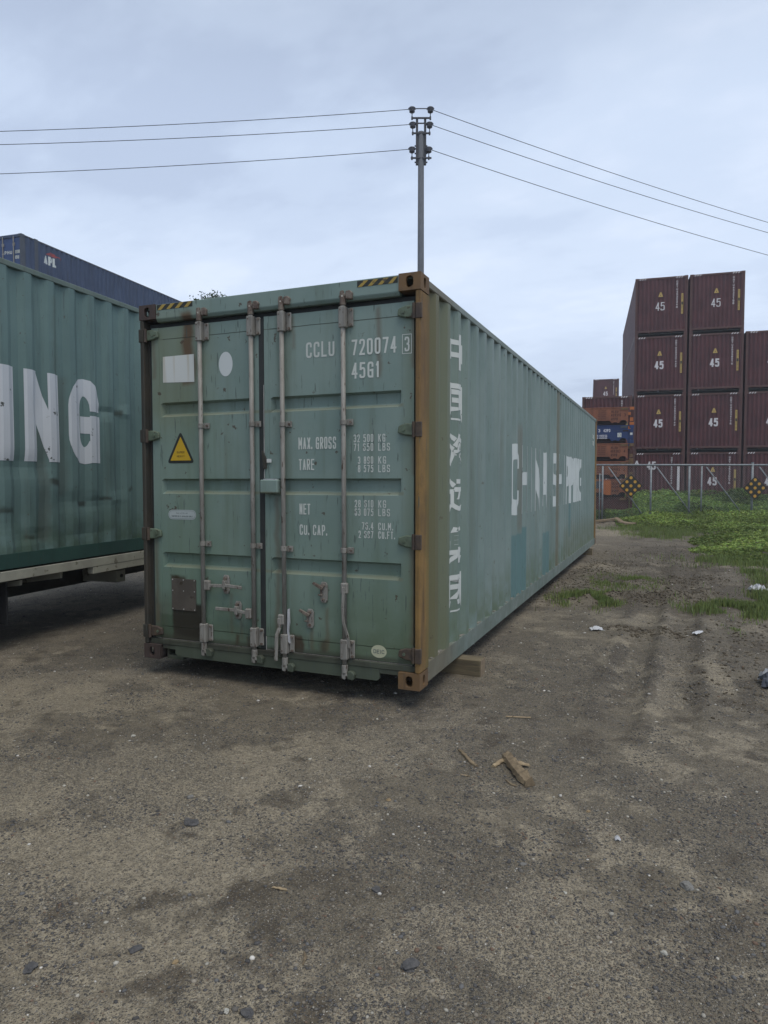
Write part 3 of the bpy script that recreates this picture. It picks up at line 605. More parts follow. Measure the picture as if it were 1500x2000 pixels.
def frame(root, L, H, mats, front_wall=True, holes=True, nose=.10, sill_lift=.0, back_wall=True, panels=True, inner_posts=()):
    """common steel frame: posts, rails, castings, roof, floor; root origin = near right bottom corner, -x across, +y along"""
    mpost, mrail, mlow, mside, mend, mcast = mats
    for sx, x in ((-1, 0.0), (1, -W)):
        for sy, y in ((1, 0.0), (-1, L)):
            xx = sorted((x + sx * .0015, x + sx * (nose if y == 0 else .10))); yy = sorted((y + sy * .002, y + sy * .2))
            MB().box(*xx, *yy, CH + .001, H - CH - .001).build('corner_post', mpost, root, .008)
            for z in (0, H - CH): casting(root, x, y, z, sx, sy, mcast, holes)
        xx = sorted((x + sx * .002, x + sx * .062)); MB().box(*xx, CWY + .002, L - CWY - .002, H - .066, H - .012).build('top_side_rail', mrail, root, .006)
        lo = MB(); xx = sorted((x + sx * .004, x + sx * .012)); lo.box(*xx, CWY + .002, L - CWY - .002, .018, .158)
        xx = sorted((x + sx * .0125, x + sx * .055)); lo.box(*xx, CWY + .002, L - CWY - .002, .150, .158); lo.box(*xx, CWY + .002, L - CWY - .002, .018, .027)
        lo.build('bottom_side_rail', mlow, root)
        if panels:
            side_panel(root, x, L, .158, H - .066, mside, inward=sx)
        for yp in inner_posts:
            xx = sorted((x - sx * .012, x + sx * .06)); MB().box(*xx, yp - .09, yp + .09, .12, H + .012).build('inner_post', mpost, root, .01)
    for y, sy in ((0, 1), (L, -1)):
        if y == 0 and not front_wall: continue
        yy = sorted((y + sy * .004, y + sy * .07))
        MB().box(-W + CWX, -CWX, *yy, H - .10, H - .008).build('end_top_rail', mpost, root, .005)
        MB().box(-W + .102, -.102, *yy, .14 + sill_lift, .235 + sill_lift).build('end_sill', mpost, root, .005)
        end_wall(root, y, .235 + sill_lift, H - .10, mend, sy)
    MB().box(-W + .064, -.064, .03, L - .03, H - .035, H - .014).build('roof', 'roof' if mrail == 'rail_side' else mend, root)
    fl = MB().box(-W + .06, -.06, .05, L - .05, .10, .15)
    for i in range(12): fl.box(-W + .06, -.06, .3 + i * (L - .6) / 11, .36 + i * (L - .6) / 11, .02, .099)
    fl.build('floor', 'under', root)

# ---- main green container
L40, HC = 12.192, 2.896; Z0 = .142
main = empty('shipping_container', (0, 0, Z0), label='large weathered green container in the centre standing on timbers, closed doors numbered 720074', cat='shipping container')
T = main
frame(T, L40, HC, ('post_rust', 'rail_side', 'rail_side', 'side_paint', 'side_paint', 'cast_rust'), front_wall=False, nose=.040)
# left side of the door end is dark rather than orange
for o in children(T):
    if o.name.startswith('corner_post'):
        bb = [Vector(c) for c in o.bound_box]; cxm = sum(b.x for b in bb) / 8; cym = sum(b.y for b in bb) / 8
        if cxm < -1: o.data.materials[0] = M['post_dark']; o['label'] = 'dark left post' if cym < 1 else 'dark rear post'
        elif cym < 1: o['label'] = 'rusty orange post'
    if o.name.startswith('corner_casting'):
        bb = [Vector(c) for c in o.bound_box]
        if sum(b.x for b in bb) / 8 < -1: o.data.materials[0] = M['cast_dark']
def A(u, z, y=.045):            # where a point seen on the end plane lies on a surface y behind it
    k = y / 4.467; return (u + (u - 4.03) * k - W, z + (z - 1.471) * k)
DY = .045
# end frame around the doors
hd = MB(); hd.prism([(.03, HC - .142), (.012, HC - .118), (.012, HC - .004), (.075, HC - .004), (.075, HC - .142)], 'x', -W + CWX, -CWX)
hd.build('door_header', 'end_paint', T, .004)
MB().box(-W + .045, -.045, .075, .12, HC - .215, HC - .143).build('header_seal', 'gasket', T)
MB().box(-W + .042, -.042, .03, .12, .119, .163).build('door_sill', 'sill', T, .004)
sk = MB(); x0, _ = A(.335, 0, .05); x1, _ = A(2.14, 0, .05)
sk.prism([(x0 + .03, .03), (x1 - .02, .03), (x1, .05), (x1, .1185), (x0, .1185), (x0, .05)], 'y', .034, .05); sk.build('sill_skirt', 'sill', T)
sg = MB()                                              # open ends of the sill: fork shaped lips
for a, b in ((-W + .165, x0 - .001), (x1 + .001, -.165)): sg.box(a, b, .036, .10, .085, .1185)
sg.box(-W + .20, -W + .36, .05, .30, .0, .03); sg.box(-W + .20, -W + .215, .05, .30, .0302, .0845); sg.build('sill_bracket', 'sill', T)['kind'] = 'stuff'
MB().box(-W + .060, -W + .0975, .058, .085, .165, HC - .216).build('door_seal', 'gasket', T)
MB().box(-.082, -.050, .056, .085, .165, HC - .216).build('door_seal', 'gasket', T)
# inner channels of the posts
MB().box(-.049, -.0405, .062, .1, .165, HC - .216).build('post_channel', 'post_dark', T)
MB().box(-W + .0405, -W + .0595, .062, .1, .165, HC - .216).build('post_channel', 'post_dark', T)
ribs = [(2.10, 1.985), (1.488, 1.366), (.892, .77)]
def door(u0, u1, ra, rb, label):
    D = MB(); xa, xb = A(u0, 0)[0], A(u1, 0)[0]; r0, r1 = A(ra, 0)[0], A(rb, 0)[0]
    zt = A(0, 2.700)[1]; zb = .172; xs = [xa, r0, r0 + .022, r1 - .022, r1, xb]
    zs = [zb, .268, .2685, .2725]
    for t, b in reversed(ribs):
        tt, bb_ = A(0, t)[1], A(0, b)[1]; zs += [bb_, bb_ + .030, tt - .014, tt]
    zs += [2.615, 2.619, 2.6195, zt]; depth = {}
    for t, b in ribs:
        tt, bb_ = A(0, t)[1], A(0, b)[1]; depth[round(bb_ + .030, 5)] = .040; depth[round(tt - .014, 5)] = .040
    grv = {.2685: .004, 2.619: .004}
    V = []
    for z in zs:
        for i, x in enumerate(xs):
            d = depth.get(round(z, 5), 0) if i in (2, 3) else 0
            if i in (1, 2, 3, 4): d += grv.get(z, 0)
            V.append((x, DY + d, z))
    n = len(xs); F = [(j * n + i, j * n + i + 1, (j + 1) * n + i + 1, (j + 1) * n + i) for j in range(len(zs) - 1) for i in range(n - 1)]
    D.add(V, F)
    # stiles stand 3 mm proud of the infill, with returns on the door's edges
    D.box(xa - .0005, r0 - .012, DY - .0035, DY + .03, zb - .001, zt + .001); D.box(r1 + .010, xb + .0005, DY - .0035, DY + .03, zb - .001, zt + .001)
    o = D.build('door', 'end_paint', T); o['label'] = label
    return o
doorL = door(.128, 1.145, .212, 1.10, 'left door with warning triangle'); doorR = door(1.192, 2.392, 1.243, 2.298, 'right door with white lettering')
g = MB(); a = A(1.147, 0)[0]; b = A(1.190, 0)[0]; g.box(a, b, DY - .006, DY + .02, .17, 2.70); g.build('centre_seal', 'gasket', T)
g = MB(); b = A(1.194, 0)[0]; g.box(b - .006, b - .002, DY - .010, DY - .007, 1.49, 2.2); g.box(b + .0, b + .004, DY - .009, DY - .005, .165, .27); g.build('seal_strip', 'rivet', T)['kind'] = 'stuff'
g = MB(); g.box(A(.17, 0)[0], A(.19, 0)[0] , DY - .008, DY - .004, .168, .172)
g.box(A(.15, 0)[0], A(1.1, 0)[0], DY - .006, DY - .004, .166, .1695); g.box(A(1.2, 0)[0], A(2.385, 0)[0], DY - .006, DY - .004, .166, .1695); g.build('bottom_seal', 'rod', T)
# hinges, four on each side
for u, zz, right in ((.115, 2.648, 0), (.115, 1.838, 0), (.122, 1.04, 0), (.122, .235, 0), (2.352, 2.63, 1), (2.355, 1.826, 1), (2.358, 1.05, 1), (2.360, .255, 1)):
    x, z = A(u, zz, .03); s = -1 if right else 1; mt = 'hinge' if zz > .5 else 'hinge_rust'
    xo = -W + .040 if not right else -.040
    h = MB(); pl = [(xo, z - .045), (xo, z + .04), (x + s * .02, z + .042), (x + s * .075, z + .026), (x + s * .082, z - .022), (x + s * .02, z - .04)]
    h.prism(pl if not right else pl[::-1], 'y', .016, .040); ho = h.build('hinge', mt, T, .006)
    MB().tube([(xo + s * .012, .012, z - .055), (xo + s * .012, .012, z + .052)], .013, 10).build('hinge_pin', 'hinge_rust', ho)
    MB().tube([(x + s * .035, .018, z), (x + s * .035, .009, z)], .011, 8).build('bolt', 'hinge', ho)
    rc = MB(); xx = sorted((xo - s * .048, xo - s * .003)); rc.box(*xx, -.003, .02, z - .055, z + .05); rc.build('hinge_lug', 'hinge_rust' if right else 'post_dark', ho, .004)
# locking rods
def rod(u, top, bot, mids, brt, brb, side):
    x = A((u[0] + u[1]) / 2, 0, .015)[0]; xt = A(u[0], 0, .015)[0] * .3 + x * .7; xb = A(u[1], 0, .015)[0] * .3 + x * .7
    o = MB().tube([(xb, .012, bot), (xt, .012, top)], .0175, 14).build('lock_rod', 'rod', T, smooth=False)
    for p in o.data.polygons: p.use_smooth = len(p.vertices) == 4
    def X(z): return xb + (xt - xb) * (z - bot) / (top - bot)
    s = side
    for z, hh in ((brt, .075), (brb, .075)):                 # big guide brackets
        q = MB(); cx_ = X(z); q.box(cx_ - .028, cx_ + .028, -.012, .040, z - hh, z + hh); xx = sorted((cx_ + s * .0285, cx_ + s * .072)); q.box(*xx, .028, .041, z - hh + .008, z + hh - .008)
        bo = q.build('rod_bracket', 'rod', o, .006)
        bl = MB()
        for dz in (-.052, .052): bl.tube([(cx_ + s * .056, .029, z + dz), (cx_ + s * .056, .018, z + dz)], .010, 8)
        for dz in (-.052, .052): bl.tube([(cx_ - .012, -.010, z + dz), (cx_ - .012, -.0145, z + dz)], .006, 6)
        tag(bl.build('bracket_bolt', 'rod_rust', o), kind='stuff')
    for z in mids:                                            # narrow saddles
        q = MB(); cx_ = X(z); q.tube([(cx_, .012, z - .018), (cx_, .012, z + .018)], .0235, 12); xx = sorted((cx_ + s * .02, cx_ + s * .068)); q.box(*xx, .026, .038, z - .022, z + .022)
        xx = sorted((cx_ - s * .02, cx_ - s * .038)); q.box(*xx, .026, .038, z - .02, z + .02)
        q.build('rod_saddle', 'rod', o, .002)
        MB().tube([(cx_ + s * .05, .027, z), (cx_ + s * .05, .016, z)], .0095, 8).build('saddle_bolt', 'rod_rust', o)
    for z, d in ((top, 1), (bot, -1)):                       # cams hooked into their keepers
        q = MB(); cx_ = X(z); q.tube([(cx_, .012, z - d * .07), (cx_, .012, z - d * .012)], .023, 12)
        q.prism([(cx_ - .022, z - d * .012), (cx_ + .018, z - d * .015), (cx_ + .036, z + d * .012), (cx_ + .012, z + d * .010), (cx_ + .008, z + d * .036), (cx_ - .018, z + d * .030)][::d], 'y', -.004, .026)
        q.build('cam', 'rod' if d < 0 else 'rod_rust', o, .003)
        k = MB(); k.prism([(cx_ + .026, z - .030), (cx_ + .075, z - .034), (cx_ + .083, z + .010), (cx_ + .060, z + .030), (cx_ + .026, z + .026)], 'y', -.006, .034)
        k.build('cam_keeper', 'rod_rust' if d > 0 else 'sill', o, .005)
    return o, X
tops = A(0, 2.79, .015)[1]
rod1, X1 = rod((.588, .624), tops, .105, (1.905, .97), 2.642, .255, 1)
rod2, X2 = rod((1.062, 1.098), tops + .005, .095, (1.905, .97), 2.645, .262, 1)
rod3, X3 = rod((1.330, 1.370), tops + .012, .060, (1.895, .958), 2.655, .235, 1)
rod4, X4 = rod((1.842, 1.868), tops, .055, (1.893, .965), 2.640, .240, 1)
# door handles and their hasps
def bar(parent, pts, name='door_handle', r=.0, wd=.026, th=.012):
    q = MB()
    for (p, r_) in zip(pts[:-1], pts[1:]):
        p, r_ = Vector(p), Vector(r_); d = (r_ - p).normalized(); n = Vector((0, 1, 0)); u = d.cross(n).normalized()
        c = [p + u * wd / 2, p - u * wd / 2, r_ - u * wd / 2, r_ + u * wd / 2]; q.add([tuple(v + n * k) for k in (-th / 2, th / 2) for v in c], [(0, 1, 2, 3), (7, 6, 5, 4), (0, 4, 5, 1), (1, 5, 6, 2), (2, 6, 7, 3), (3, 7, 4, 0)])
    return q.build(name, 'rod', parent, .003)
def clevis(parent, x, z): return MB().box(x - .026, x + .028, -.014, .022, z - .04, z + .04).build('handle_clevis', 'rod', parent, .008)
h1 = A(.97, .652, .0); clevis(rod1, X1(.64) + .045, .642); bar(rod1, [(X1(.64) + .04, .000, .640), (X1(.64) + .19, .002, .645), (X1(.64) + .215, -.004, .652), (h1[0], .000, .640)])
h2 = A(.723, .452, .0); clevis(rod2, X2(.45) - .045, .443); bar(rod2, [(X2(.45) - .04, .0, .445), (X2(.45) - .14, .002, .455), (X2(.45) - .165, -.004, .462), (h2[0], .0, .462)])
x3 = X3(.45); clevis(rod3, x3 - .022, .42); bar(rod3, [(x3 - .035, -.012, .43), (x3 - .03, -.012, .36), (x3 - .045, -.03, .30), (x3 - .05, -.034, .11)], wd=.028)
MB().prism([(x3 + .028, .50), (x3 + .04, .505), (x3 + .044, .40), (x3 + .034, .33), (x3 + .046, .24), (x3 + .030, .25), (x3 + .022, .34)], 'y', .010, .024).build('seal_rag', 'plastic', rod3)
x4 = X4(.6); clevis(rod4, x4 + .004, .69); bar(rod4, [(x4 + .006, -.014, .70), (x4 + .0, -.018, .55), (x4 + .006, -.018, .44), (x4 + .034, -.004, .34), (x4 + .040, .006, .25)], wd=.022)
def hasp(u, z0, z1, rusty, arm):
    x, _ = A(u, 0, .035); o = MB().prism([(x - .030, z0 + .022), (x - .018, z0), (x + .018, z0), (x + .030, z0 + .022), (x + .030, z1 - .022), (x + .018, z1), (x - .018, z1), (x - .030, z1 - .022)], 'y', .026, .0395).build('hasp', 'rod', T, .003)
    zm = (z0 + z1) / 2
    MB().tube([(x, .027, z1 - .026), (x, .008, z1 - .026)], .014, 10).build('hasp_bolt', 'rod_rust', o); MB().tube([(x, .027, z0 + .024), (x, .016, z0 + .024)], .011, 10).build('hasp_bolt', 'rod_rust', o)
    q = MB()
    if arm: q.prism([(x + .008, z1 - .035), (x - .075, z1 - .0), (x - .088, z1 - .016), (x - .004, z1 - .060)][::-1], 'y', .004, .016); q.box(x - .04, x - .005, .012, .022, zm - .024, zm - .014); q.box(x - .022, x - .012, .012, .0225, zm - .0135, zm + .02)
    else: q.box(x - .012, x + .014, -.012, .025, zm - .03, zm + .034)
    q.build('hasp_latch', 'rod_rust' if rusty else 'rod', o, .003); return o
hasp(.830, .580, .728, 0, 0); hasp(.940, .388, .528, 0, 0); hasp(1.690, .568, .722, 1, 1); hasp(1.575, .368, .512, 1, 1)
# lock box over the gap, data plate, small fittings
x0, z0 = A(1.146, 1.377, -.02); x1, z1 = A(1.300, 1.480, -.02)
lb = MB().box(x0, x1, -.028, .0415, z0, z1).build('lock_box', 'end_paint', T, .008); MB().box(x0 + .03, x1 - .02, -.022, .03, z1 + .0, z1 + .006).build('lock_box_lid', 'plastic', lb)
MB().prism([(A(1.185, 0)[0], 1.56), (A(1.215, 0)[0], 1.565), (A(1.215, 0)[0], 1.64), (A(1.185, 0)[0], 1.70), (A(1.17, 0)[0], 1.70)], 'y', .024, .034).build('door_catch', 'post_dark', T, .003)
MB().box(A(1.215, 0)[0], A(1.255, 0)[0], .030, .034, 1.610, 1.638).build('seal_tag', 'white_plate', T)
x0, z0 = A(.300, .425); x1, z1 = A(.540, .680)
pl = MB().box(x0, x1, DY - .009, DY - .002, z0, z1).build('data_plate', 'plate', T, .001)
rv = MB()
for fx in (.05, .5, .95):
    for fz in (.04, .62, .97): rv.tube([(x0 + (x1 - x0) * fx, DY - .009, z0 + (z1 - z0) * fz), (x0 + (x1 - x0) * fx, DY - .0125, z0 + (z1 - z0) * fz)], .005, 6)
rv.build('rivets', 'rivet', pl)['kind'] = 'stuff'
# flat markings of the door end
def EP(y): return lambda u, v, l: (A(u, v, y)[0], y - l, A(u, v, y)[1])
yy = DY - .0015
it = [text2d('CCLU', 1.549, 1.782, 2.369, 2.481, .0145), text2d('720074', 1.918, 2.262, 2.360, 2.473, .0145), text2d('45G1', 1.918, 2.136, 2.198, 2.310, .0145)]
def num(a, b, z0, z1, n, u, ue): return [text2d(n, a, 2.086, z0, z1, .0066, .45), text2d(u, 2.124, ue, z0, z1, .0066, .5)]
it += [text2d('MAX. GROSS', 1.481, 1.792, 1.703, 1.791, .0098, .32), text2d('TARE', 1.484, 1.613, 1.550, 1.632, .0098, .32), text2d('NET', 1.487, 1.578, 1.222, 1.302, .0098, .32), text2d('CU. CAP.', 1.487, 1.716, 1.070, 1.147, .0098, .32)]
it += num(1.933, 0, 1.746, 1.801, '32 500', 'KG', 2.178) + num(1.933, 0, 1.683, 1.737, '71 650', 'LBS', 2.214) + num(1.966, 0, 1.592, 1.644, '3 890', 'KG', 2.184) + num(1.966, 0, 1.532, 1.584, '8 575', 'LBS', 2.214)
it += num(1.940, 0, 1.281, 1.334, '28 610', 'KG', 2.184) + num(1.940, 0, 1.221, 1.274, '63 075', 'LBS', 2.214) + num(1.996, 0, 1.122, 1.175, '76.4', 'CU.M.', 2.236) + num(1.970, 0, 1.061, 1.114, '2 697', 'CU.FT.', 2.250)
flat_text(it, EP(yy), 'white_lettering', 'white_mark', T)
it = [text2d('3', 2.322, 2.358, 2.362, 2.462, .0115)]
bx = [(2.306, 2.348), (2.372, 2.348), (2.372, 2.478), (2.306, 2.478), (2.306, 2.348)]
it.append([(k, q) for k, q in enumerate(ribbon(bx, .0045))])
flat_text(it, EP(DY - .0055), 'check_digit', 'white_mark', T)
def poly_decal(pts, y, name, mat, parent=T):
    me = bpy.data.meshes.new(name); P = EP(y); me.from_pydata([P(a, b, 0) for a, b in pts], [], [tuple(range(len(pts)))]); return link(name, me, mat, parent)
poly_decal([(.237, 2.262), (.545, 2.252), (.542, 2.470), (.237, 2.468)], yy, 'white_patch', 'white_plate')
poly_decal([(.843 + .064 * math.cos(t), 2.372 + .094 * math.sin(t)) for t in np.linspace(0, 6.283, 33)[:-1]], yy, 'white_oval', 'white_oval')
def rtri(cx_, zb_, w_, h_, r, n=5):
    P = [(cx_ - w_ / 2, zb_), (cx_ + w_ / 2, zb_), (cx_, zb_ + h_)]; out = []
    for i in range(3):
        p = np.array(P[i]); a = np.array(P[i - 1]) - p; b = np.array(P[(i + 1) % 3]) - p; a = p + a / np.linalg.norm(a) * r; b = p + b / np.linalg.norm(b) * r
        out += [tuple(a * (1 - t) ** 2 + p * 2 * t * (1 - t) + b * t * t) for t in np.linspace(0, 1, n)]
    return out
tr = poly_decal(rtri(.402, 1.612, .272, .258, .035), yy, 'warning_triangle', 'black_print'); poly_decal(rtri(.402, 1.634, .206, .190, .006), yy - .0008, 'triangle_face', 'yellow', tr)
flat_text([text2d('SUPER', .364, .440, 1.692, 1.708, .0028, .3), text2d('HEAVY', .364, .440, 1.660, 1.676, .0028, .3)], EP(yy - .0016), 'triangle_text', 'print_brown', tr)
def pill(x0, x1, z0, z1, n=8):
    r = (z1 - z0) / 2; zc = (z0 + z1) / 2
    return [(x1 - r + r * math.cos(t), zc + r * math.sin(t)) for t in np.linspace(-1.57, 1.57, n)] + [(x0 + r + r * math.cos(t), zc + r * math.sin(t)) for t in np.linspace(1.57, 4.71, n)]
st = poly_decal(pill(.271, .546, 1.160, 1.238), yy, 'pill_sticker', 'sticker'); pp_ = pill(.279, .538, 1.168, 1.230)
flat_text([[(0, q) for q in ribbon(pp_ + [pp_[0]], .0022)], text2d('PAY ATTN US', .352, .462, 1.206, 1.216, .0022, .3), text2d('CORTEN OR EQUIVALENT ONLY', .305, .512, 1.180, 1.192, .0022, .25)], EP(yy - .0008), 'sticker_text', 'sticker_line', st)
ds = poly_decal([(2.128 + .060 * math.cos(t), .253 + .046 * math.sin(t)) for t in np.linspace(0, 6.283, 29)[:-1]], yy, 'oval_sticker', 'cream_sticker')
flat_text([text2d('DEIC', 2.086, 2.170, .238, .266, .0045, .3)], EP(yy - .0008), 'oval_sticker_text', 'sticker_line', ds)
# hazard stripes on the header
def stripes(u0, u1, n, z0, z1):
    P = EP(.0095); bk = poly_decal([(u0, z0), (u1, z0), (u1, z1), (u0, z1)], .0105, 'hazard_stripes', 'black_print')
    dw = (u1 - u0) / n; q = []
    for i in range(n):
        a = u0 + i * dw; q.append((0, [(a + .004, z0 + .001), (a + dw * .48, z0 + .001), (min(u1, a + dw * .48 + .05), z1 - .001), (min(u1, a + .05), z1 - .001)]))
    flat_text([q], P, 'yellow_stripes', 'yellow_dirty', bk)
stripes(.185, .535, 4, 2.843, 2.886); stripes(1.962, 2.27, 4, 2.836, 2.880)
# markings on the long side, pressed onto the folds
def SP(x_off=0, dents=None): return lambda y, z, l: Vector((-(corr(y) + .004) + .0022 + l + (dents(y, z) if dents else 0), y, z))
def letters(word, y0, zs, hgt, w, widths, gap):
    q = []; y = y0; k = 0
    for c in word:
        cw = widths.get(c, widths['*'])
        if c != ' ':
            for kk, qq in text2d(c.replace('G', 'g').replace('N', 'n'), y, y + cw, zs, zs + hgt, w): q.append((kk, qq))
        y += cw + gap
    return q, y
q = []
for c_, a_, b_ in (('C', 2.97, 3.44), ('H', 3.53, 3.975), ('I', 4.10, 4.255), ('n', 4.36, 4.83), ('A', 4.93, 5.385), ('S', 5.84, 6.24), ('H', 6.385, 6.83), ('I', 6.93, 7.09), ('P', 7.18, 7.60), ('P', 7.70, 8.12), ('I', 8.21, 8.37), ('n', 8.46, 8.90), ('g', 8.98, 9.42)):
    q += text2d(c_, a_, b_, 1.085, 1.885, .155 if c_ != 'C' else .175)
drape(q, folds(2.5, 10), [], SP(), 'side_lettering', 'white_big', T)
def hanzi():
    c = bpy.data.curves.new('han', 'FONT'); out = []
    try:
        for i, ch in enumerate('中国海运集团'):
            c.body = ch; c.size = 1; c.offset = .030; o = bpy.data.objects.new('han', c); col.objects.link(o); bpy.context.view_layer.update()
            me = bpy.data.meshes.new_from_object(o.evaluated_get(bpy.context.evaluated_depsgraph_get())); bpy.data.objects.remove(o)
            if len(me.vertices) < 4: return None
            V = np.array([v.co[:2] for v in me.vertices]); lo = V.min(0); hi = V.max(0)
            out.append((V, [tuple(p.vertices) for p in me.polygons], lo, hi))
        return out
    except Exception as e: print('han fail', e); return None
hz = hanzi(); rows = ((2.365, 2.652), (1.959, 2.253), (1.587, 1.855), (1.216, 1.49), (.80, 1.098), (.405, .706))
if hz:
    quads = []
    for (V, F, lo, hi), (za, zb_) in zip(hz, rows):
        wd = .36 if (hi[0] - lo[0]) > .8 * (hi[1] - lo[1]) else .34; yc = .955
        for f in F: quads.append((0, [(yc - wd / 2 + (V[i][0] - lo[0]) / (hi[0] - lo[0]) * wd, za + (V[i][1] - lo[1]) / (hi[1] - lo[1]) * (zb_ - za)) for i in f]))
    drape(quads, folds(.3, 2), [], SP(), 'brush_lettering', 'white_han', T)
q = text2d('CCLU', 11.2, 11.5, 2.40, 2.50, .02) + text2d('720074', 11.2, 11.65, 2.25, 2.35, .02)
drape(q, folds(11, 12), [], SP(), 'side_number', 'white_mark', T)
# pegs and dirt lying on the ledge of the bottom rail are part of the weathered rail
dl = MB()
for i in range(60):
    y = .3 + i * .195 + random.uniform(-.03, .03); dl.box(-.045, -.014, y, y + random.uniform(.05, .13), .1585, .1585 + random.uniform(.004, .010))
dl.build('ledge_dirt', plain('pale_grit', (.24, .23, .20), (.16, .15, .13), .9, 20), T)['kind'] = 'stuff'

# ---- dark teal container on the trailer at the left
RZ = R(4.9)
def dents(y, z):
    b = 0.0
    for (cy_, cz, sy_, sz, a) in ((.25, .98, .30, .10, -.022), (.55, .80, .12, .16, .020), (.9, .62, .2, .10, -.02), (1.25, .60, .16, .07, -.018), (1.6, .64, .14, .06, .014), (.1, .45, .2, .16, -.018), (.48, 1.55, .06, .25, -.018), (1.45, 1.60, .12, .05, -.02), (1.75, 1.62, .08, .06, .018), (.75, 1.9, .05, .5, -.012), (1.1, .28, .3, .06, -.012), (.4, .3, .2, .05, -.014)):
        b += a * math.exp(-((y - cy_) / sy_) ** 2 - ((z - cz) / sz) ** 2)
    v = float(fbm(np.array([y * 1.0]), np.array([z * .6]), 2.2, 3, 91)[0]) - .5
    return b + .014 * v
LO = Vector((-4.09, 0, .772)); HL = 2.896
left = empty('shipping_container', LO, RZ, label='dark teal container with huge white letters ING, riding on the cream trailer', cat='shipping container')
LL = 12.192; OFF = 4.2 - LL
lr = left
frame(lr, LL, HL, ('left_rail', 'left_rail', 'left_low_rail', 'left_paint', 'left_paint', 'cast_dark'), panels=False)
for o in children(lr): o.location.y = OFF
mb = MB(); ys = [y for y in folds(OFF + .2, 4.0)]; ys2 = []
for a, b in zip(ys[:-1], ys[1:]): ys2 += [a, (a + b) / 2] if a > -1.2 and a < 3 else [a]
ys2.append(ys[-1]); zs = np.linspace(.158, HL - .066, 47); n = len(ys2)
mb.add([(-(corr(y) + .004) + (dents(y, z) if -1.5 < y < 3.2 else 0), y, z) for z in zs for y in ys2], [(j * n + i, j * n + i + 1, (j + 1) * n + i + 1, (j + 1) * n + i) for j in range(46) for i in range(n - 1)])
me = bpy.data.meshes.new('side_panel'); me.from_pydata(mb.v, [], mb.f); link('side_panel', me, 'left_paint', lr)
side_panel(lr, -W, LL, .158, HL - .066, 'left_paint', OFF + .2, 4.0, inward=1)
q = []
q += text2d('I', .012, .215, 1.03, 1.915, .19)
q += text2d('n', .315, .775, 1.03, 1.915, .168); q += text2d('g', .885, 1.365, 1.02, 1.925, .180)
q += text2d('P', -.60, -.10, 1.03, 1.915, .165); q += text2d('P', -1.2, -.70, 1.03, 1.915, .165)
drape(q, [y for y in ys2 if -1.5 < y < 2], list(zs[10:32]), SP(0, dents), 'bold_lettering', 'white_ing', lr)

# (air) a thin even summer haze
# ---- cream trailer beneath it
tr_ = empty('flatbed_trailer', (LO.x, LO.y, 0), RZ, label='low cream painted flatbed trailer carrying the dark teal container', cat='trailer')
for lx in (-.0, -2.358):
    MB().box(lx - .08, lx, -9, 4.3, .677, .770).build('side_beam', 'cream', tr_, .004)
    MB().box(lx - .078, lx - .003, 1.19, 4.3, .60, .6765).build('reinforced_beam', 'cream', tr_, .003)
    for ly in (.28, .80):
        MB().prism([(lx - .0805 if lx == 0 else lx + .002, .676), (-.8 if lx == 0 else -1.62, .676), (-.8 if lx == 0 else -1.62, .50), (lx - .09 if lx == 0 else lx + .02, .60)], 'y', ly, ly + .03).build('outrigger', 'cream', tr_)
for lx in (-.80, -1.75): MB().box(lx - .12, lx, -9, 3.4, .36, .676).build('chassis_rail', 'under', tr_, .005)
MB().box(-2.35, -.083, -8.9, 4.2, .70, .765).build('deck', 'under', tr_)
cb = MB().box(-2.25, -.30, 1.93, 2.09, .385, .53).build('bumper_beam', 'cream', tr_, .006)
MB().tube([(-.299, 2.01, .46), (-.290, 2.01, .46)], .022, 10).build('beam_bolt', 'under', cb)
MB().box(-1.0, -.78, 1.94, 2.08, .531, .66).build('beam_hanger', 'under', tr_); MB().box(-1.8, -1.6, 1.94, 2.08, .531, .66).build('beam_hanger', 'under', tr_)
MB().box(-.36, -.07, -1.8, .42, .655, .672).build('mudguard', 'under', tr_)
def wheel(lx, ly):
    r, wd = .335, .24; q = MB(); prof = [(0, r * .60), (0, r * .93), (.03, r), (wd - .03, r), (wd, r * .93), (wd, r * .60)]; n = 28
    V = [(lx - a, ly + b * math.cos(t), .345 + b * math.sin(t)) for t in np.linspace(0, 2 * math.pi, n + 1)[:-1] for a, b in prof]; k = len(prof)
    q.add(V, [(i * k + j, i * k + j + 1, ((i + 1) % n) * k + j + 1, ((i + 1) % n) * k + j) for i in range(n) for j in range(k - 1)]); wh = q.build('wheel', 'tyre', tr_)
    rm = MB(); rm.tube([(lx - .03, ly, .345), (lx - .09, ly, .345)], r * .61, 20); rm.tube([(lx - .0, ly, .345), (lx - .03, ly, .345)], .06, 12); rm.build('rim', 'rim', wh)
MB().box(-.50, -.085, .115, .135, .25, .654).build('mudflap', 'tyre', tr_)
for ly in (-.33, -1.15, -1.97):
    for lx in (-.09, -2.11): wheel(lx, ly)
    MB().tube([(-2.2, ly, .345), (-.2, ly, .345)], .05, 8).build('axle', 'under', tr_)
MB().tube([(-.45, .84, .60), (-.45, .86, .565), (-.45, .90, .56), (-.45, .92, .60)], .007, 6).build('tie_ring', 'rim', tr_)

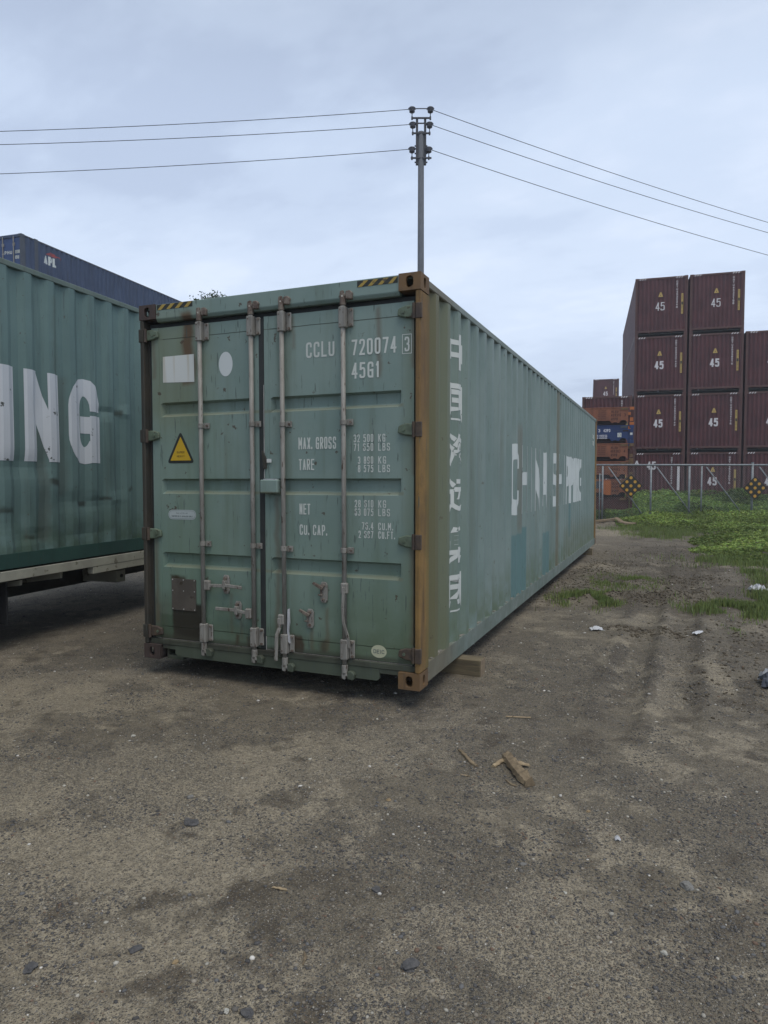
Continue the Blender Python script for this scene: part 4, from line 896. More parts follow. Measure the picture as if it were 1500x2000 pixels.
# ------------------------------------------------------------------ blue containers far left (only the top one shows)
AZB = R(4.9); ab = Vector((-23.03, 16.13, 8.81))
apl = empty('shipping_container', ab, AZB, label='blue container with APL logo, high on the stack at far left', cat='shipping container')
frame(apl, 13.716, HC, ('apl_grey', 'apl_grey', 'apl_grey', 'apl_blue', 'apl_blue', 'apl_grey'), front_wall=False, holes=False, inner_posts=(.78,))
MB().box(-W + .163, -.163, .01, .07, HC - .12, HC - .006).build('door_header', 'apl_blue', apl); MB().box(-W + .163, -.163, .01, .1, .02, .14).build('door_sill', 'apl_grey', apl)
for a, b in ((-W + .11, -W / 2 - .01), (-W / 2 + .01, -.11)):
    d = MB().box(a, b, .04, .07, .15, HC - .13)
    for z in (.75, 1.4, 2.05): d.box(a + .08, b - .08, .034, .0395, z, z + .09)
    d.build('door', 'apl_door', apl)
for x in (-2.0, -1.5, -.98, -.42):
    o = MB().tube([(x, .012, .06), (x, .012, HC - .06)], .022, 8).build('lock_rod', 'rod', apl)
    q = MB(); [q.box(x - .04, x + .06, .0, .035, z - .06, z + .06) for z in (.3, 2.5)]; q.build('rod_bracket', 'rod', o)
flat_text([text2d('APHU', -1.05, -.52, 2.12, 2.26, .03), text2d('690417', -.36, .0 - .12, 2.12, 2.26, .03), text2d('45G1', -.36, -.16, 1.9, 2.04, .03), text2d('32500', -.36, -.14, 1.18, 1.26, .02)], lambda u, v, l: (u, .032 - l, v), 'white_lettering', 'white_mark', apl)
q = text2d('APL', 1.19, 1.90, 2.03, 2.40, .095, .12)
drape(q, folds(1, 4), [], SP(), 'logo_lettering', 'white_big', apl)
q = [(0, [(1.30, 2.46), (1.90, 2.44), (2.0, 2.52), (1.6, 2.62)]), (1, [(1.6, 2.62), (1.9, 2.56), (2.2, 2.42), (2.15, 2.52)])]
drape(q, folds(1, 4), [], SP(), 'logo_mark', 'red_mark', apl)
under = []
for i in range(3):
    r_ = empty('shipping_container', (ab.x, ab.y, ab.z - HC * (i + 1)), AZB, label='plain blue container hidden in the far left stack, %s from the ground' % ('third', 'second', 'lowest')[i], cat='shipping container', group='blue containers under the one with the logo')
    frame(r_, 12.192, HC, ('apl_grey',) * 3 + ('apl_blue', 'apl_blue', 'apl_grey'), holes=False)

# ------------------------------------------------------------------ maroon 45 foot containers, right
AZM = R(6.0); eM = Vector((math.cos(AZM), math.sin(AZM), 0)); dM = Vector((-math.sin(AZM), math.cos(AZM), 0)); aM = Vector((-.16, 32.61, 0)); ZB = .13
def maroon(loc, label, serial, variant=0, group='maroon containers stacked beyond the fence', proto=None):
    if proto is None:
        r = empty('shipping_container', loc, AZM); frame(r, 13.716, HC, ('maroon_rib', 'maroon_rib', 'maroon_rib', 'maroon', 'maroon', 'maroon_rib'), holes=False, sill_lift=.06)
        gs = MB()
        for s, xo in ((1, -W + .102), (-1, -.102)):
            gs.prism([(xo, .12), (xo + s * .10, .199), (xo, .199)] if s > 0 else [(xo, .12), (xo, .199), (xo - .10, .199)], 'y', .01, .06)
        for xo in (-W * .72, -W * .30): gs.prism([(xo - .05, .199), (xo, .11), (xo + .05, .199)], 'y', .01, .05)
        gs.build('gusset', 'maroon_rib', r)
        q = []
        for x0 in [-W + .19 + i * .115 for i in range(3)] + [-.55 + i * .115 for i in range(3)]: q.append((0, [(x0 - .01, HC - .098), (x0 + .04, HC - .098), (x0 + .095, HC - .022), (x0 + .045, HC - .022)]))
        flat_text([q], lambda u, v, l: (u, .0015 - l, v), 'corner_stripes', 'white_mar', r)
    else: r = copy_tree(proto); r.location = loc; r.rotation_euler.z = AZM
    tag(r, label, 'shipping container', group)
    P = lambda u, v, l: (u, .006 - l, v)
    if variant == 0: c45, ct, cs, cb_ = (-1.27, 1.46), (-1.25, 2.03), -.50, (-.30, -.21)
    elif variant == 1: c45, ct, cs, cb_ = (-1.55, 2.25), (-2.24, 2.38), -.60, None
    if variant < 2:
        flat_text([text2d('45', c45[0] - .21, c45[0] + .21, c45[1] - .2, c45[1] + .2, .075 if serial[-1] not in '8' else .045, .22)], P, 'length_number', 'white_mar', r)
        o = flat_text([[(0, [(ct[0] - .11, ct[1] - .1), (ct[0] + .11, ct[1] - .1), (ct[0] + .03, ct[1] + .12), (ct[0] - .03, ct[1] + .12)])]], P, 'warning_triangle', 'yellow_mar' if variant == 0 else 'white_mar', r)
        flat_text([[(0, [(ct[0] - .012, ct[1] - .06), (ct[0] + .012, ct[1] - .06), (ct[0] + .012, ct[1] + .0), (ct[0] - .012, ct[1] + .0)])]], lambda u, v, l: (u, .004 - l, v), 'triangle_mark', 'brown_print', o)
        flat_text([text2d(serial, cs - .035, cs + .035, 1.32, 2.68, .016, vertical=True)], P, 'serial_number', 'white_mar', r)
        if cb_:
            o = flat_text([[(0, [(cb_[0], 1.04), (cb_[1], 1.04), (cb_[1], 2.03), (cb_[0], 2.03)])]], P, 'height_label', 'yellow_mar', r)
            flat_text([text2d('CAUTION96HIGH', cb_[0] + .025, cb_[1] - .025, 1.08, 1.99, .010, vertical=True)], lambda u, v, l: (u, .004 - l, v), 'label_text', 'black_print', o)
            flat_text([[(0, [(cb_[0] + .01, 1.49), (cb_[1] - .01, 1.49), (cb_[1] - .01, 1.62), (cb_[0] + .01, 1.62)])]], lambda u, v, l: (u, .0055 - l, v), 'label_block', 'black_print', o)
        else: flat_text([[(0, [(-.34, .3), (-.22, .3), (-.22, 2.2), (-.34, 2.2)])]], P, 'height_label', 'white_mar', r)
    return r
cols = {'left': 2.40, 'middle': 4.93, 'right': 7.46}
def mloc(u, lvl): p = aM + eM * u; return (p.x, p.y, ZB + HC * lvl)
P0 = maroon(mloc(cols['left'], 3), 'tmp', 'ORTU4532248')
index_kids(); bare = [c for c in KIDS[P0.name] if not c.name.startswith(('length', 'warning', 'serial', 'height'))]
BARE = {P0.name: bare}
def mar(loc, label, serial, variant=0, group='maroon containers stacked beyond the fence'):
    c = P0.copy(); col.objects.link(c); c.location = loc
    for ch in bare: k = ch.copy(); col.objects.link(k); k.parent = c
    tag(c, label, 'shipping container', group)
    return maroon_marks(c, serial, variant)
def maroon_marks(r, serial, variant):
    global copy_tree
    ct_ = copy_tree
    copy_tree = lambda proto: r
    loc = tuple(r.location); lab, grp = r['label'], r['group']
    maroon(loc, lab, serial, variant, grp, proto=r); copy_tree = ct_; return r
P0['label'] = 'maroon container marked 45, top of the tall stack just right of the orange racks'
mar(mloc(cols['middle'], 3), 'maroon container marked with a thin 45, top of the second tall stack', 'ORTU4532198')
for lv, nm in ((2, 'second from the top'), (1, 'third from the top'), (0, 'bottom one behind the fence')):
    mar(mloc(cols['left'], lv), 'maroon container, %s in the tall stack beside the orange racks' % nm, 'ORTU453%d42' % (200 + lv * 37), 1 if lv == 0 else 0)
    mar(mloc(cols['middle'], lv), 'maroon container, %s in the second tall stack from the left' % nm, 'ORTU453%d76' % (300 + lv * 41), 0)
for lv, nm in ((2, 'top'), (1, 'middle'), (0, 'bottom')):
    mar(mloc(cols['right'], lv), 'maroon container, %s of the three-high stack cut by the right edge' % nm, 'ORTU453%d94' % (400 + lv * 23), 0)
for lv, nm in ((1, 'upper'), (0, 'lower')):
    mar(mloc(-.10, lv), 'maroon container, %s of the two stacked directly behind the orange racks' % nm, 'ORTU453%d52' % (500 + lv * 23), 0)
for lv, nm in ((3, 'top'), (2, 'second from top'), (1, 'second from the ground'), (0, 'lowest')):
    mar((-3.27, 67.6, ZB + HC * lv), 'small distant maroon container, %s of the farthest stack' % nm, 'ORTU453%d52' % (600 + lv * 23), 0 if lv > 1 else 2, 'maroon containers in the farthest stack')

# ------------------------------------------------------------------ folded flat racks
AZR = R(6); eR = Vector((math.cos(AZR), math.sin(AZR), 0)); RH = .727
rk0 = Vector((.20, 24.92, .22))
def rack(lvl, label, mats, txt, kind):
    main_m, acc = mats; H = RH; r = empty('flat_rack', rk0 + Vector((0, 0, lvl * RH)), AZR, label=label, cat='flat rack', group='folded flat racks piled beyond the fence')
    Lr = 12.19
    # side beam: deep girder with notched lower edge; local x runs left (negative)
    low = [(-.24, .10), (-.30, .19), (-.40, .215), (-.50, .19), (-.56, .10), (-.62, .09), (-.66, .125), (-.76, .125), (-.80, .09), (-.86, .10), (-.92, .19), (-5.2, .19), (-5.3, .09), (-5.7, .09), (-5.8, .19), (-10.8, .19), (-11, .08), (-Lr + .2, .08)]
    poly = [(-.22, .10)] + low + [(-Lr + .2, H - .03), (-.22, H - .03)]
    for ya, yb in ((.02, .05), (W - .05, W - .02)):
        q = MB(); q.prism(poly, 'y', ya, yb)
        for k in range(11): q.box(-1.6 - k * .95, -1.56 - k * .95, (ya - .012) if ya < 1 else yb, ya if ya < 1 else yb + .012, .19, H - .06)
        q.build('side_beam', main_m, r)
        MB().box(-Lr + .16, -.165, ya - .02, yb + .02, H - .029, H + .0).build('top_flange', main_m if kind != 'blue' else 'rack_blue', r)
    MB().box(-Lr + .25, -.3, .06, W - .06, .18, .32).build('deck', 'rack_dark', r)
    MB().box(-Lr + .25, -.3, .10, W - .10, .03, .18).build('crossmember', 'rack_dark', r)
    for x in (0, -Lr):
        s = -1 if x == 0 else 1
        for y, sy in ((0, 1), (W, -1)):
            for z in (.0, H - .12):
                xx = sorted((x, x + s * .16)); yy = sorted((y, y + sy * .16)); MB().box(*xx, *yy, z + .002, z + .118).build('corner_casting', acc, r, .006)
            xx = sorted((x + s * .02, x + s * .12)); yy = sorted((y + sy * .005, y + sy * .1)); MB().box(*xx, *yy, .121, H - .121).build('folded_post', 'rack_red' if kind != 'blue' else 'rack_blue', r)
    MB().box(-.50, -.24, -.012, .02, H - .115, H - .03).build('hinge_block', 'cast_rust' if kind != 'blue' else 'apl_grey', r)
    MB().box(-.155, -.03, -.008, .0, .16, .30).build('orange_tab', acc, r)
    P = lambda u, v, l: (u, .0175 - l, v)
    if kind == 'orange':
        flat_text([text2d('HLXU', -.87, -.60, .50, .60, .020, .25), text2d(txt[:6], -.88, -.50, .35, .47, .020, .25), text2d(txt[6], -.38, -.31, .35, .47, .020), text2d('45P8', -.87, -.62, .20, .31, .020, .25)], P, 'lettering', 'brown_print', r)
        sm = []
        for z in (.60, .52, .44, .36, .28): sm += [text2d('MG', -1.38, -1.30, z - .03, z + .018, .009), text2d('45000', -1.26, -1.08, z - .03, z + .018, .009)]
        flat_text(sm, P, 'small_lettering', 'brown_print', r)
    elif kind == 'blue':
        flat_text([text2d('2', -1.52, -1.46, .46, .58, .02), text2d('3', -1.36, -1.29, .46, .58, .02), text2d('42P3', -1.16, -.90, .46, .58, .02, .3)], P, 'lettering', 'white_mar', r)
        sm = []
        for z in (.33, .27, .21): sm += [text2d('3400', -1.54, -1.36, z - .02, z + .02, .011, .2), text2d('4200.00', -1.32, -1.02, z - .02, z + .02, .011, .2)]
        flat_text(sm, P, 'small_lettering', 'white_mar', r)
        o = MB().box(-.62, -.47, .012, .0195, .25, .42).build('white_plate', 'white_plate', r); flat_text([[(k, q_) for k, q_ in enumerate(ribbon([(-.59, .29), (-.50, .29), (-.50, .38), (-.59, .38), (-.59, .29)], .01))]], lambda u, v, l: (u, .0115 - l, v), 'plate_print', 'black_print', o)
        MB().box(-.14, -.05, -.003, .004, .33, .42).build('white_plate', 'white_plate', r); MB().box(-.80, -.45, .010, .0195, .49, .505).build('lashing_bar', 'apl_grey', r); MB().box(-.42, -.2, .010, .0195, .47, .53).build('lashing_bar', 'rack_dark', r)
    if kind == 'slot':
        flat_text([text2d('HLXU', -.80, -.55, .50, .60, .02, .25), text2d(txt[:6], -.82, -.44, .36, .47, .02, .25), text2d('45P8', -.80, -.55, .20, .31, .02, .25)], P, 'lettering', 'brown_print', r)
        MB().box(-1.05, -.85, -.03, .019, .09, H - .05).build('bright_panel', 'orange_bright', r); MB().box(-3.2, -1.20, .0165, .019, .35, H - .08).build('grey_panel', 'apl_grey', r)
        MB().box(-1.19, -1.055, -.02, .018, .12, H - .05).build('bright_panel', 'orange_bright', r)
    return r
rack(5, 'orange folded flat rack lettered 469316, topmost of the pile behind the container end', ('orange', 'orange_bright'), '4693163', 'orange')
rack(4, 'blue folded flat rack with white lettering 42P3 between orange ones', ('rack_blue', 'rack_blue'), '', 'blue')
rack(3, 'orange folded flat rack lettered 469383, directly beneath the blue one', ('orange', 'cast_rust'), '4693834', 'orange')
rack(2, 'orange folded flat rack lettered 469462, seen through the fence just below its top rail', ('orange', 'cast_rust'), '4694623', 'orange')
rack(1, 'orange folded flat rack with a bright orange panel, left of the dotted sign', ('orange', 'orange'), '4695173', 'slot')
rack(0, 'dark rusty folded flat rack, lowest of the pile, half hidden by weeds', ('rack_red', 'cast_rust'), '', 'none')

# ------------------------------------------------------------------ chain link fence
fr = Vector((.923, .384, 0)).normalized(); f0 = Vector((-.93, 23.0, 0)); fn = Vector((-fr.y, fr.x, 0))
fence = empty('chain_link_fence', f0, math.atan2(fr.y, fr.x), label='grey galvanised chain link fence with diagonal braces across the weeds', cat='fence')
def fz(s): p = f0 + fr * s; return float(ground_h(np.array([p.x]), np.array([p.y]))[0])
MB().tube([(-3, 0, 2.22), (13, 0, 2.22)], .034, 10).build('top_rail', 'galv', fence, smooth=True)
for s, h_, r_ in ((.13, 2.18, .036), (.02, 1.9, .018), (1.98, 2.18, .036), (3.45, 2.18, .040), (3.92, 2.18, .030), (5.86, 2.30, .042), (7.9, 2.18, .034), (9.8, 2.18, .036), (11.8, 2.18, .036), (-2.0, 2.18, .034)):
    MB().tube([(s, .0, -.05), (s, .0, h_)], r_, 10).build('post', 'galv', fence, smooth=True)
    if h_ > 2.25: MB().tube([(s, 0, h_), (s, 0, h_ + .03)], .05, 10).build('post_cap', 'galv', fence)
for s0, s1 in ((.33, 1.86), (2.17, 3.77), (4.07, 5.72), (6.1, 7.7), (8.1, 9.7)):
    MB().tube([(s0, -.05, 2.14), (s1, -.05, .04)], .024, 8).build('brace', 'galv', fence, smooth=True)
for s0, s1, z in ((.02, .13, .92), (.02, .13, 1.85)): MB().tube([(s0, 0, z), (s1, 0, z)], .015, 6).build('post_tie', 'galv', fence)
MB().tube([(3.95, -.04, .17), (4.6, -.04, .15)], .024, 8).build('bottom_rail', 'galv', fence)
def wires():
    V, F = [], []; h0, h1 = .06, 2.26; H = h1 - h0; pit = .092; r = .0024
    for d in (1, -1):
        s = -3 - H
        while s < 13 + H:
            a, b = (s, h0), (s + H, h1)
            if d < 0: a, b = (s + H, h0), (s, h1)
            # clip to the run of the fence
            def clip(p, q, lo, hi):
                (x0, z0), (x1, z1) = p, q; t0, t1 = 0, 1; dx = x1 - x0
                for lim, sg in ((lo, 1), (hi, -1)):
                    c0, c1 = sg * (x0 - lim), sg * (x1 - lim)
                    if c0 < 0 and c1 < 0: return None
                    if c0 < 0: t0 = max(t0, c0 / (c0 - c1))
                    if c1 < 0: t1 = min(t1, c0 / (c0 - c1))
                return ((x0 + dx * t0, z0 + (z1 - z0) * t0), (x0 + dx * t1, z0 + (z1 - z0) * t1)) if t1 > t0 else None
            c = clip(a, b, -3, 13)
            if c:
                (x0, z0), (x1, z1) = c; k = len(V); yo = .004 * d; n_ = (-.707 * d * r, .707 * r)
                for (x, z) in ((x0, z0), (x1, z1)): V += [(x + n_[0], yo, z + n_[1]), (x - n_[0] * .5, yo + r, z - n_[1] * .5), (x - n_[0] * .5, yo - r, z - n_[1] * .5)]
                F += [(k, k + 1, k + 4, k + 3), (k + 1, k + 2, k + 5, k + 4), (k + 2, k, k + 3, k + 5)]
            s += pit
    for i in range(130):          # twisted barbs along the top
        x = -3 + i * .1235; k = len(V); V += [(x, -.003, 2.25), (x + .006, -.003, 2.25), (x + .02, .003, 2.30)]; F += [(k, k + 1, k + 2, k + 2)]
    F = [f if f[2] != f[3] else f[:3] for f in F]
    me = bpy.data.meshes.new('wire_mesh'); me.from_pydata(V, [], F); return link('wire_mesh', me, 'mesh_wire', fence)
wires()['kind'] = 'stuff'
def hazard_sign(s, z, label):
    p = f0 + fr * s - fn * .075; r = empty('hazard_sign', (p.x, p.y, z), math.atan2(fr.y, fr.x), label=label, cat='sign', group='black diamond signs on the fence'); q = .455
    MB().prism([(-q, 0), (-q + .03, -.03), (-.03, -q + .03), (0, -q), (.03, -q + .03), (q - .03, -.03), (q, 0), (q - .03, .03), (.03, q - .03), (0, q), (-.03, q - .03), (-q + .03, .03)], 'y', -.006, .006).build('panel', 'sign_black', r)
    u = .155
    for i in (-1, 0, 1):
        for j in (-1, 0, 1):
            x, zz = (i - j) * u, (i + j) * u
            MB().tube([(x, -.006, zz), (x, -.014, zz)], .057, 14).build('reflector', 'amber', r)
hazard_sign(1.19, 1.42, 'black diamond sign with nine amber dots in front of the orange racks')
hazard_sign(5.93, 1.34, 'black diamond sign with nine amber dots on the capped post near the right edge')

# ------------------------------------------------------------------ power pole and cables
pr = Vector((.923, .384, 0)).normalized(); pb = Vector((-8.0, 22.45, 0))
pole = empty('power_pole', pb, math.atan2(pr.y, pr.x), label='tall slender grey power pole rising behind the green container', cat='power pole')
MB().tube([(0, 0, -.1), (0, 0, 15.75)], [.16, .12], 14).build('shaft', 'pole_wood', pole, smooth=True)
for x in (-.165, .165): MB().box(x - .045, x + .045, -.07, .07, 14.45, 16.28).build('channel', 'pole_steel', pole, .004)
for z, hw in ((16.26, .40), (15.66, .38), (14.68, .42)): MB().box(-hw, hw, -.12, -.065, z - .03, z + .03).build('crossarm', 'pole_steel', pole, .004)
for z in (15.2, 14.55, 14.9): MB().tube([(-.26, 0, z), (.26, 0, z)], .03, 6).build('through_bolt', 'pole_steel', pole)
MB().box(-.12, .12, -.02, .02, 16.08, 16.12).build('spacer', 'pole_steel', pole); MB().box(-.125, .125, .05, .12, 14.5, 15.6).build('back_plate', 'pole_steel', pole)
ins = [(-.37, 16.26), (.37, 16.26), (-.34, 15.66), (.34, 15.66), (-.37, 14.68), (.31, 14.68)]
for x, z in ins:
    MB().tube([(x, -.09, z - .07), (x, -.09, z + .06)], .035, 8).build('pin_foot', 'pole_steel', pole)
    MB().tube([(x, -.09, z + .02), (x, -.09, z + .20), (x, -.09, z + .205), (x, -.09, z + .235), (x, -.09, z + .27), (x, -.09, z + .29), (x, -.09, z + .36), (x, -.09, z + .41), (x, -.09, z + .43)],
              [.018, .018, .07, .115, .115, .08, .165, .12, .05], 14).build('insulator', 'porcelain', pole, smooth=True)
def cable(p0, p1, sag, label, r=.013):
    p0, p1 = Vector(p0), Vector(p1); n = 28; P = []
    for i in range(n + 1):
        t = i / n; q = p0.lerp(p1, t); q.z -= sag * 4 * t * (1 - t); P.append(q)
    o = MB().tube([tuple(q - p0) for q in P], r, 5).build('power_cable', 'cable'); o.location = p0
    tag(o, label, 'cable', 'power cables on the pole'); return o
tops_ = [(0, 1, 16.66), (2, 3, 16.06), (4, 5, 15.08)]
Lend = [(-22.99, 15.25, 15.43), (-22.98, 15.23, 14.91), (-22.96, 15.18, 13.76)]; Rend = [(5.95, 35.95, 14.90), (5.95, 35.95, 14.39), (5.95, 35.95, 13.27)]
lab = ('topmost', 'middle', 'lowest')
for (i, j, z), le, re_, lb_ in zip(tops_, Lend, Rend, lab):
    a = pb + pr * ins[i][0]; a = Vector((a.x, a.y, z)); b = pb + pr * ins[j][0]; b = Vector((b.x, b.y, z))
    le = Vector(le); re_ = Vector(re_)
    k = 1.9; e = a + (le - a) * k; e.z += .5; sg = .35
    cable(a, e, sg, '%s power cable running from the pole to the left edge' % lb_)
    e = b + (re_ - b) * 1.9; e.z += .6; cable(b, e, .45, '%s power cable running from the pole down to the right edge' % lb_)
a = pb + pr * -.37; b = pb + pr * .37; cable((a.x, a.y, 16.67), (b.x, b.y, 16.67), -.01, 'short jumper cable across the top of the pole', .02)

# ------------------------------------------------------------------ timbers and litter
def gz(x, y): return float(ground_h(np.array([float(x)]), np.array([float(y)]))[0])
def timber_block(x0, x1, y0, y1, z1, label, rz=0):
    o = empty('timber_block', ((x0 + x1) / 2, (y0 + y1) / 2, 0), rz, label=label, cat='timber block'); a, b = (x1 - x0) / 2, (y1 - y0) / 2; z0 = gz((x0 + x1) / 2, y0) - .006
    MB().box(-a, a - .004, -b, b, z0, z1).build('beam', 'timber', o, .006); MB().box(a - .0039, a, -b + .004, b - .004, z0 + .003, z1 - .004).build('cut_end', 'timber_end', o); return o
timber_block(-1.5, .185, .985, 1.125, .1415, 'sawn timber block poking out under the near right corner of the green container', R(-1))
timber_block(-2.7, -1.6, .985, 1.125, .1415, 'timber block under the left side of the green container')
timber_block(-2.6, .05, 11.0, 11.14, .1415, 'timber block under the far end of the green container')
def sliver(name, pts, w0, w1, th, mat, label, cat, z=None):
    """a bent splinter of wood with a ragged outline"""
    q_ = [Vector(p) for p in pts]; fine = []
    for a_, b_ in zip(q_[:-1], q_[1:]): fine += [a_.lerp(b_, t) for t in (0, .33, .66)]
    pts = [tuple(p) for p in fine] + [pts[-1]]
    mb = MB(); n = len(pts); rr_ = random.Random(hash(label) % 1000 if False else len(label)); k = 0; S = []
    for i, p in enumerate(pts):
        t = i / (n - 1); d = Vector(pts[min(i + 1, n - 1)]) - Vector(pts[max(i - 1, 0)]); d = Vector((d.x, d.y, 0)).normalized(); u = Vector((-d.y, d.x, 0)); ww = (w0 + (w1 - w0) * t) * (.7 + .6 * rr_.random()) * (.45 + .75 * math.sin(math.pi * (.12 + .76 * t))); u = (u + d * rr_.uniform(-.35, .35)).normalized(); hh = th * (.7 + .6 * rr_.random())
        c = Vector((p[0], p[1], gz(p[0], p[1]) + p[2])); S += [c + u * ww / 2, c + u * ww * .15 + Vector((0, 0, hh)), c - u * ww * .4 + Vector((0, 0, hh * .6)), c - u * ww / 2]
    o0 = S[0].copy(); mb.add([tuple(v - o0) for v in S], [(4 * i + j, 4 * i + (j + 1) % 4, 4 * i + 4 + (j + 1) % 4, 4 * i + 4 + j) for i in range(n - 1) for j in range(4)] + [(0, 1, 2, 3), (4 * n - 1, 4 * n - 2, 4 * n - 3, 4 * n - 4)])
    o = mb.build(name, mat); o.location = o0; return tag(o, label, cat)
sliver('wood_chunk', [(.745, -.60, .004), (.79, -.67, .012), (.85, -.775, .016), (.90, -.84, .010), (.935, -.885, .003)], .065, .070, .045, 'old_wood', 'thick weathered chunk of broken wood lying in the middle of the yard', 'wood chunk')
sliver('wood_splinter', [(.70, -.735, .003), (.715, -.69, .008), (.735, -.64, .012), (.745, -.61, .006)], .028, .02, .012, 'pale_wood', 'short split piece of wood leaning left of the thick wood chunk', 'wood splinter')
sliver('wood_splinter', [(.775, -.665, .012), (.82, -.655, .018), (.885, -.645, .012)], .030, .038, .010, 'pale_wood', 'pale yellow wood splinter touching the thick wood chunk on its right', 'wood splinter')
sliver('wood_splinter', [(.45, -.575, .003), (.50, -.63, .006), (.565, -.715, .006), (.615, -.765, .002)], .014, .028, .010, 'old_wood', 'long thin grey wood stick left of the broken wood chunk', 'wood splinter')
sliver('wood_splinter', [(.585, .105, .003), (.66, .120, .006), (.745, .150, .004)], .012, .012, .006, 'pale_wood', 'thin pale stick lying beyond the wood chunk towards the timber block', 'wood splinter')
sliver('wood_splinter', [(.17, -2.205, .003), (.20, -2.20, .005), (.232, -2.195, .002)], .006, .012, .005, 'pale_wood', 'tiny pale wood chip in the near left gravel', 'wood splinter')
sliver('wood_splinter', [(.47, -2.48, .002), (.485, -2.50, .004), (.495, -2.535, .002)], .010, .008, .005, 'old_wood', 'small brown stick in the near middle gravel', 'wood splinter')
sliver('wood_splinter', [(.56, -.90, .003), (.585, -.905, .004), (.61, -.90, .003)], .008, .008, .004, 'pale_wood', 'tiny pale sliver just below the long grey stick', 'wood splinter')
sliver('wood_splinter', [(.80, -.86, .003), (.83, -.90, .004), (.87, -.915, .003)], .010, .012, .005, 'old_wood', 'curved bark sliver just below the thick wood chunk', 'wood splinter')
sliver('timber_plank', [(-1.0, 22.75, .03), (-.2, 22.0, .05), (.5, 20.9, .05)], .22, .2, .10, 'old_wood', 'long weathered plank on the ground in front of the fence', 'plank')
def rag(x, y, w_, d_, h_, mat, label, seed, name='plastic_bag', cat='plastic bag'):
    r_ = np.random.default_rng(seed); n = 11; V = []
    for i in range(n):
        for j in range(n):
            u, v = i / (n - 1) * 2 - 1, j / (n - 1) * 2 - 1; e = max(0, 1 - (u * u + v * v) ** 1.2 * .5)
            V.append((u * w_ / 2 * (1 + .25 * (r_.random() - .5)), v * d_ / 2 * (1 + .3 * (r_.random() - .5)), h_ * e * (.35 + .9 * r_.random())))
    F = [(i * n + j, i * n + j + 1, (i + 1) * n + j + 1, (i + 1) * n + j) for i in range(n - 1) for j in range(n - 1) if not (i in (0, n - 2) and j in (0, n - 2))]
    mb = MB(); mb.add(V, F); me = bpy.data.meshes.new(name); me.from_pydata(mb.v, [], mb.f); o = link(name, me, mat); o.location = (x, y, gz(x, y) + .004); o.rotation_euler.z = seed * .7
    md = o.modifiers.new('thick', 'SOLIDIFY'); md.thickness = .002
    return tag(o, label, cat)
rag(2.80, 6.82, .26, .22, .10, 'plastic', 'crumpled white plastic bag on the dirt near the right edge by the grass', 3)
rag(2.36, 1.66, .16, .30, .08, 'dark_plastic', 'dark crumpled plastic bag at the right edge', 9); rag(2.34, 1.76, .15, .08, .09, 'plastic', 'white scrap of plastic on top of the dark bag at the right edge', 12, 'plastic_scrap', 'plastic scrap')
rag(.88, 3.16, .13, .10, .035, 'plastic', 'small white plastic scrap in the gravel beside the green container', 5, 'plastic_scrap', 'plastic scrap')
rag(1.89, 3.44, .17, .07, .02, 'plastic', 'flat white plastic strip lying across the tyre tracks', 6, 'plastic_scrap', 'plastic scrap')
rag(1.40, -1.28, .020, .022, .016, 'plastic', 'tiny bright white fleck on the near right gravel', 7, 'plastic_scrap', 'plastic scrap')
def stone(x, y, r, mat, label, seed, flat=.6):
    bm = bmesh.new(); bmesh.ops.create_icosphere(bm, subdivisions=2, radius=1); rr_ = random.Random(seed)
    for v in bm.verts: v.co *= .70 + .60 * rr_.random(); v.co.z *= flat; v.co.x *= 1.25
    bmesh.ops.smooth_vert(bm, verts=bm.verts, factor=.35)
    me = bpy.data.meshes.new('stone'); bm.to_mesh(me); bm.free(); o = link('stone', me, mat); o.scale = (r, r, r); o.location = (x, y, gz(x, y) + r * flat * .35); o.rotation_euler.z = seed; return tag(o, label, 'stone')
M['stone_dark'] = plain('dark_stone', (.060, .060, .062), (.095, .092, .09), .9, 1.5, bump=.6); M['stone_white'] = plain('white_stone', (.42, .41, .36), (.33, .32, .28), .7, 3); M['stone_grey'] = plain('grey_stone', (.19, .185, .17), (.13, .125, .115), .8, 3); M['stone_tan'] = plain('tan_stone', (.30, .22, .12), (.22, .16, .09), .8, 3)
for (x, y, r, m_, l_, s_, fl) in ((.82, -2.40, .026, 'stone_dark', 'large dark stone at the bottom middle of the yard', 1, .5), (.38, -2.80, .009, 'stone_white', 'white oval pebble by the bottom edge', 2, .7), (-.46, -1.90, .028, 'stone_dark', 'dark lumpy stone below a pale pebble in the left foreground', 3, .5),
        (-.63, -1.69, .014, 'stone_grey', 'pale round pebble above the dark lumpy stone on the left', 4, .8), (1.68, -1.55, .022, 'stone_grey', 'pale angular stone in the right foreground', 5, .6), (1.60, -1.99, .010, 'stone_white', 'cream pebble in the lower right foreground', 6, .7),
        (-.07, -2.69, .020, 'stone_dark', 'dark grey stone in the lower left foreground', 7, .4), (-.33, -2.89, .020, 'stone_dark', 'blackish stone nearest the lower left corner', 8, .5), (.44, -2.78, .018, 'stone_dark', 'dark stone beside the white oval pebble', 9, .5), (.10, -2.69, .009, 'stone_tan', 'tan pebble in the lower left foreground', 10, .6),
        (-1.5, -1.15, .014, 'stone_white', 'pale flat pebble far left on the gravel', 11, .5), (1.24, -1.78, .007, 'stone_white', 'tiny white pebble right of centre in the foreground', 12, .7), (.31, -1.33, .010, 'stone_tan', 'orange tinted pebble left of the wood sticks', 13, .6), (1.25, -1.05, .010, 'stone_tan', 'tan pebble right of the broken wood', 14, .6),
        (.55, -2.05, .016, 'stone_dark', 'dark flat stone in the middle foreground', 15, .4), (1.05, -1.65, .012, 'stone_grey', 'grey pebble right of the middle foreground', 16, .5)):
    stone(x, y, r, m_, l_, s_, fl)

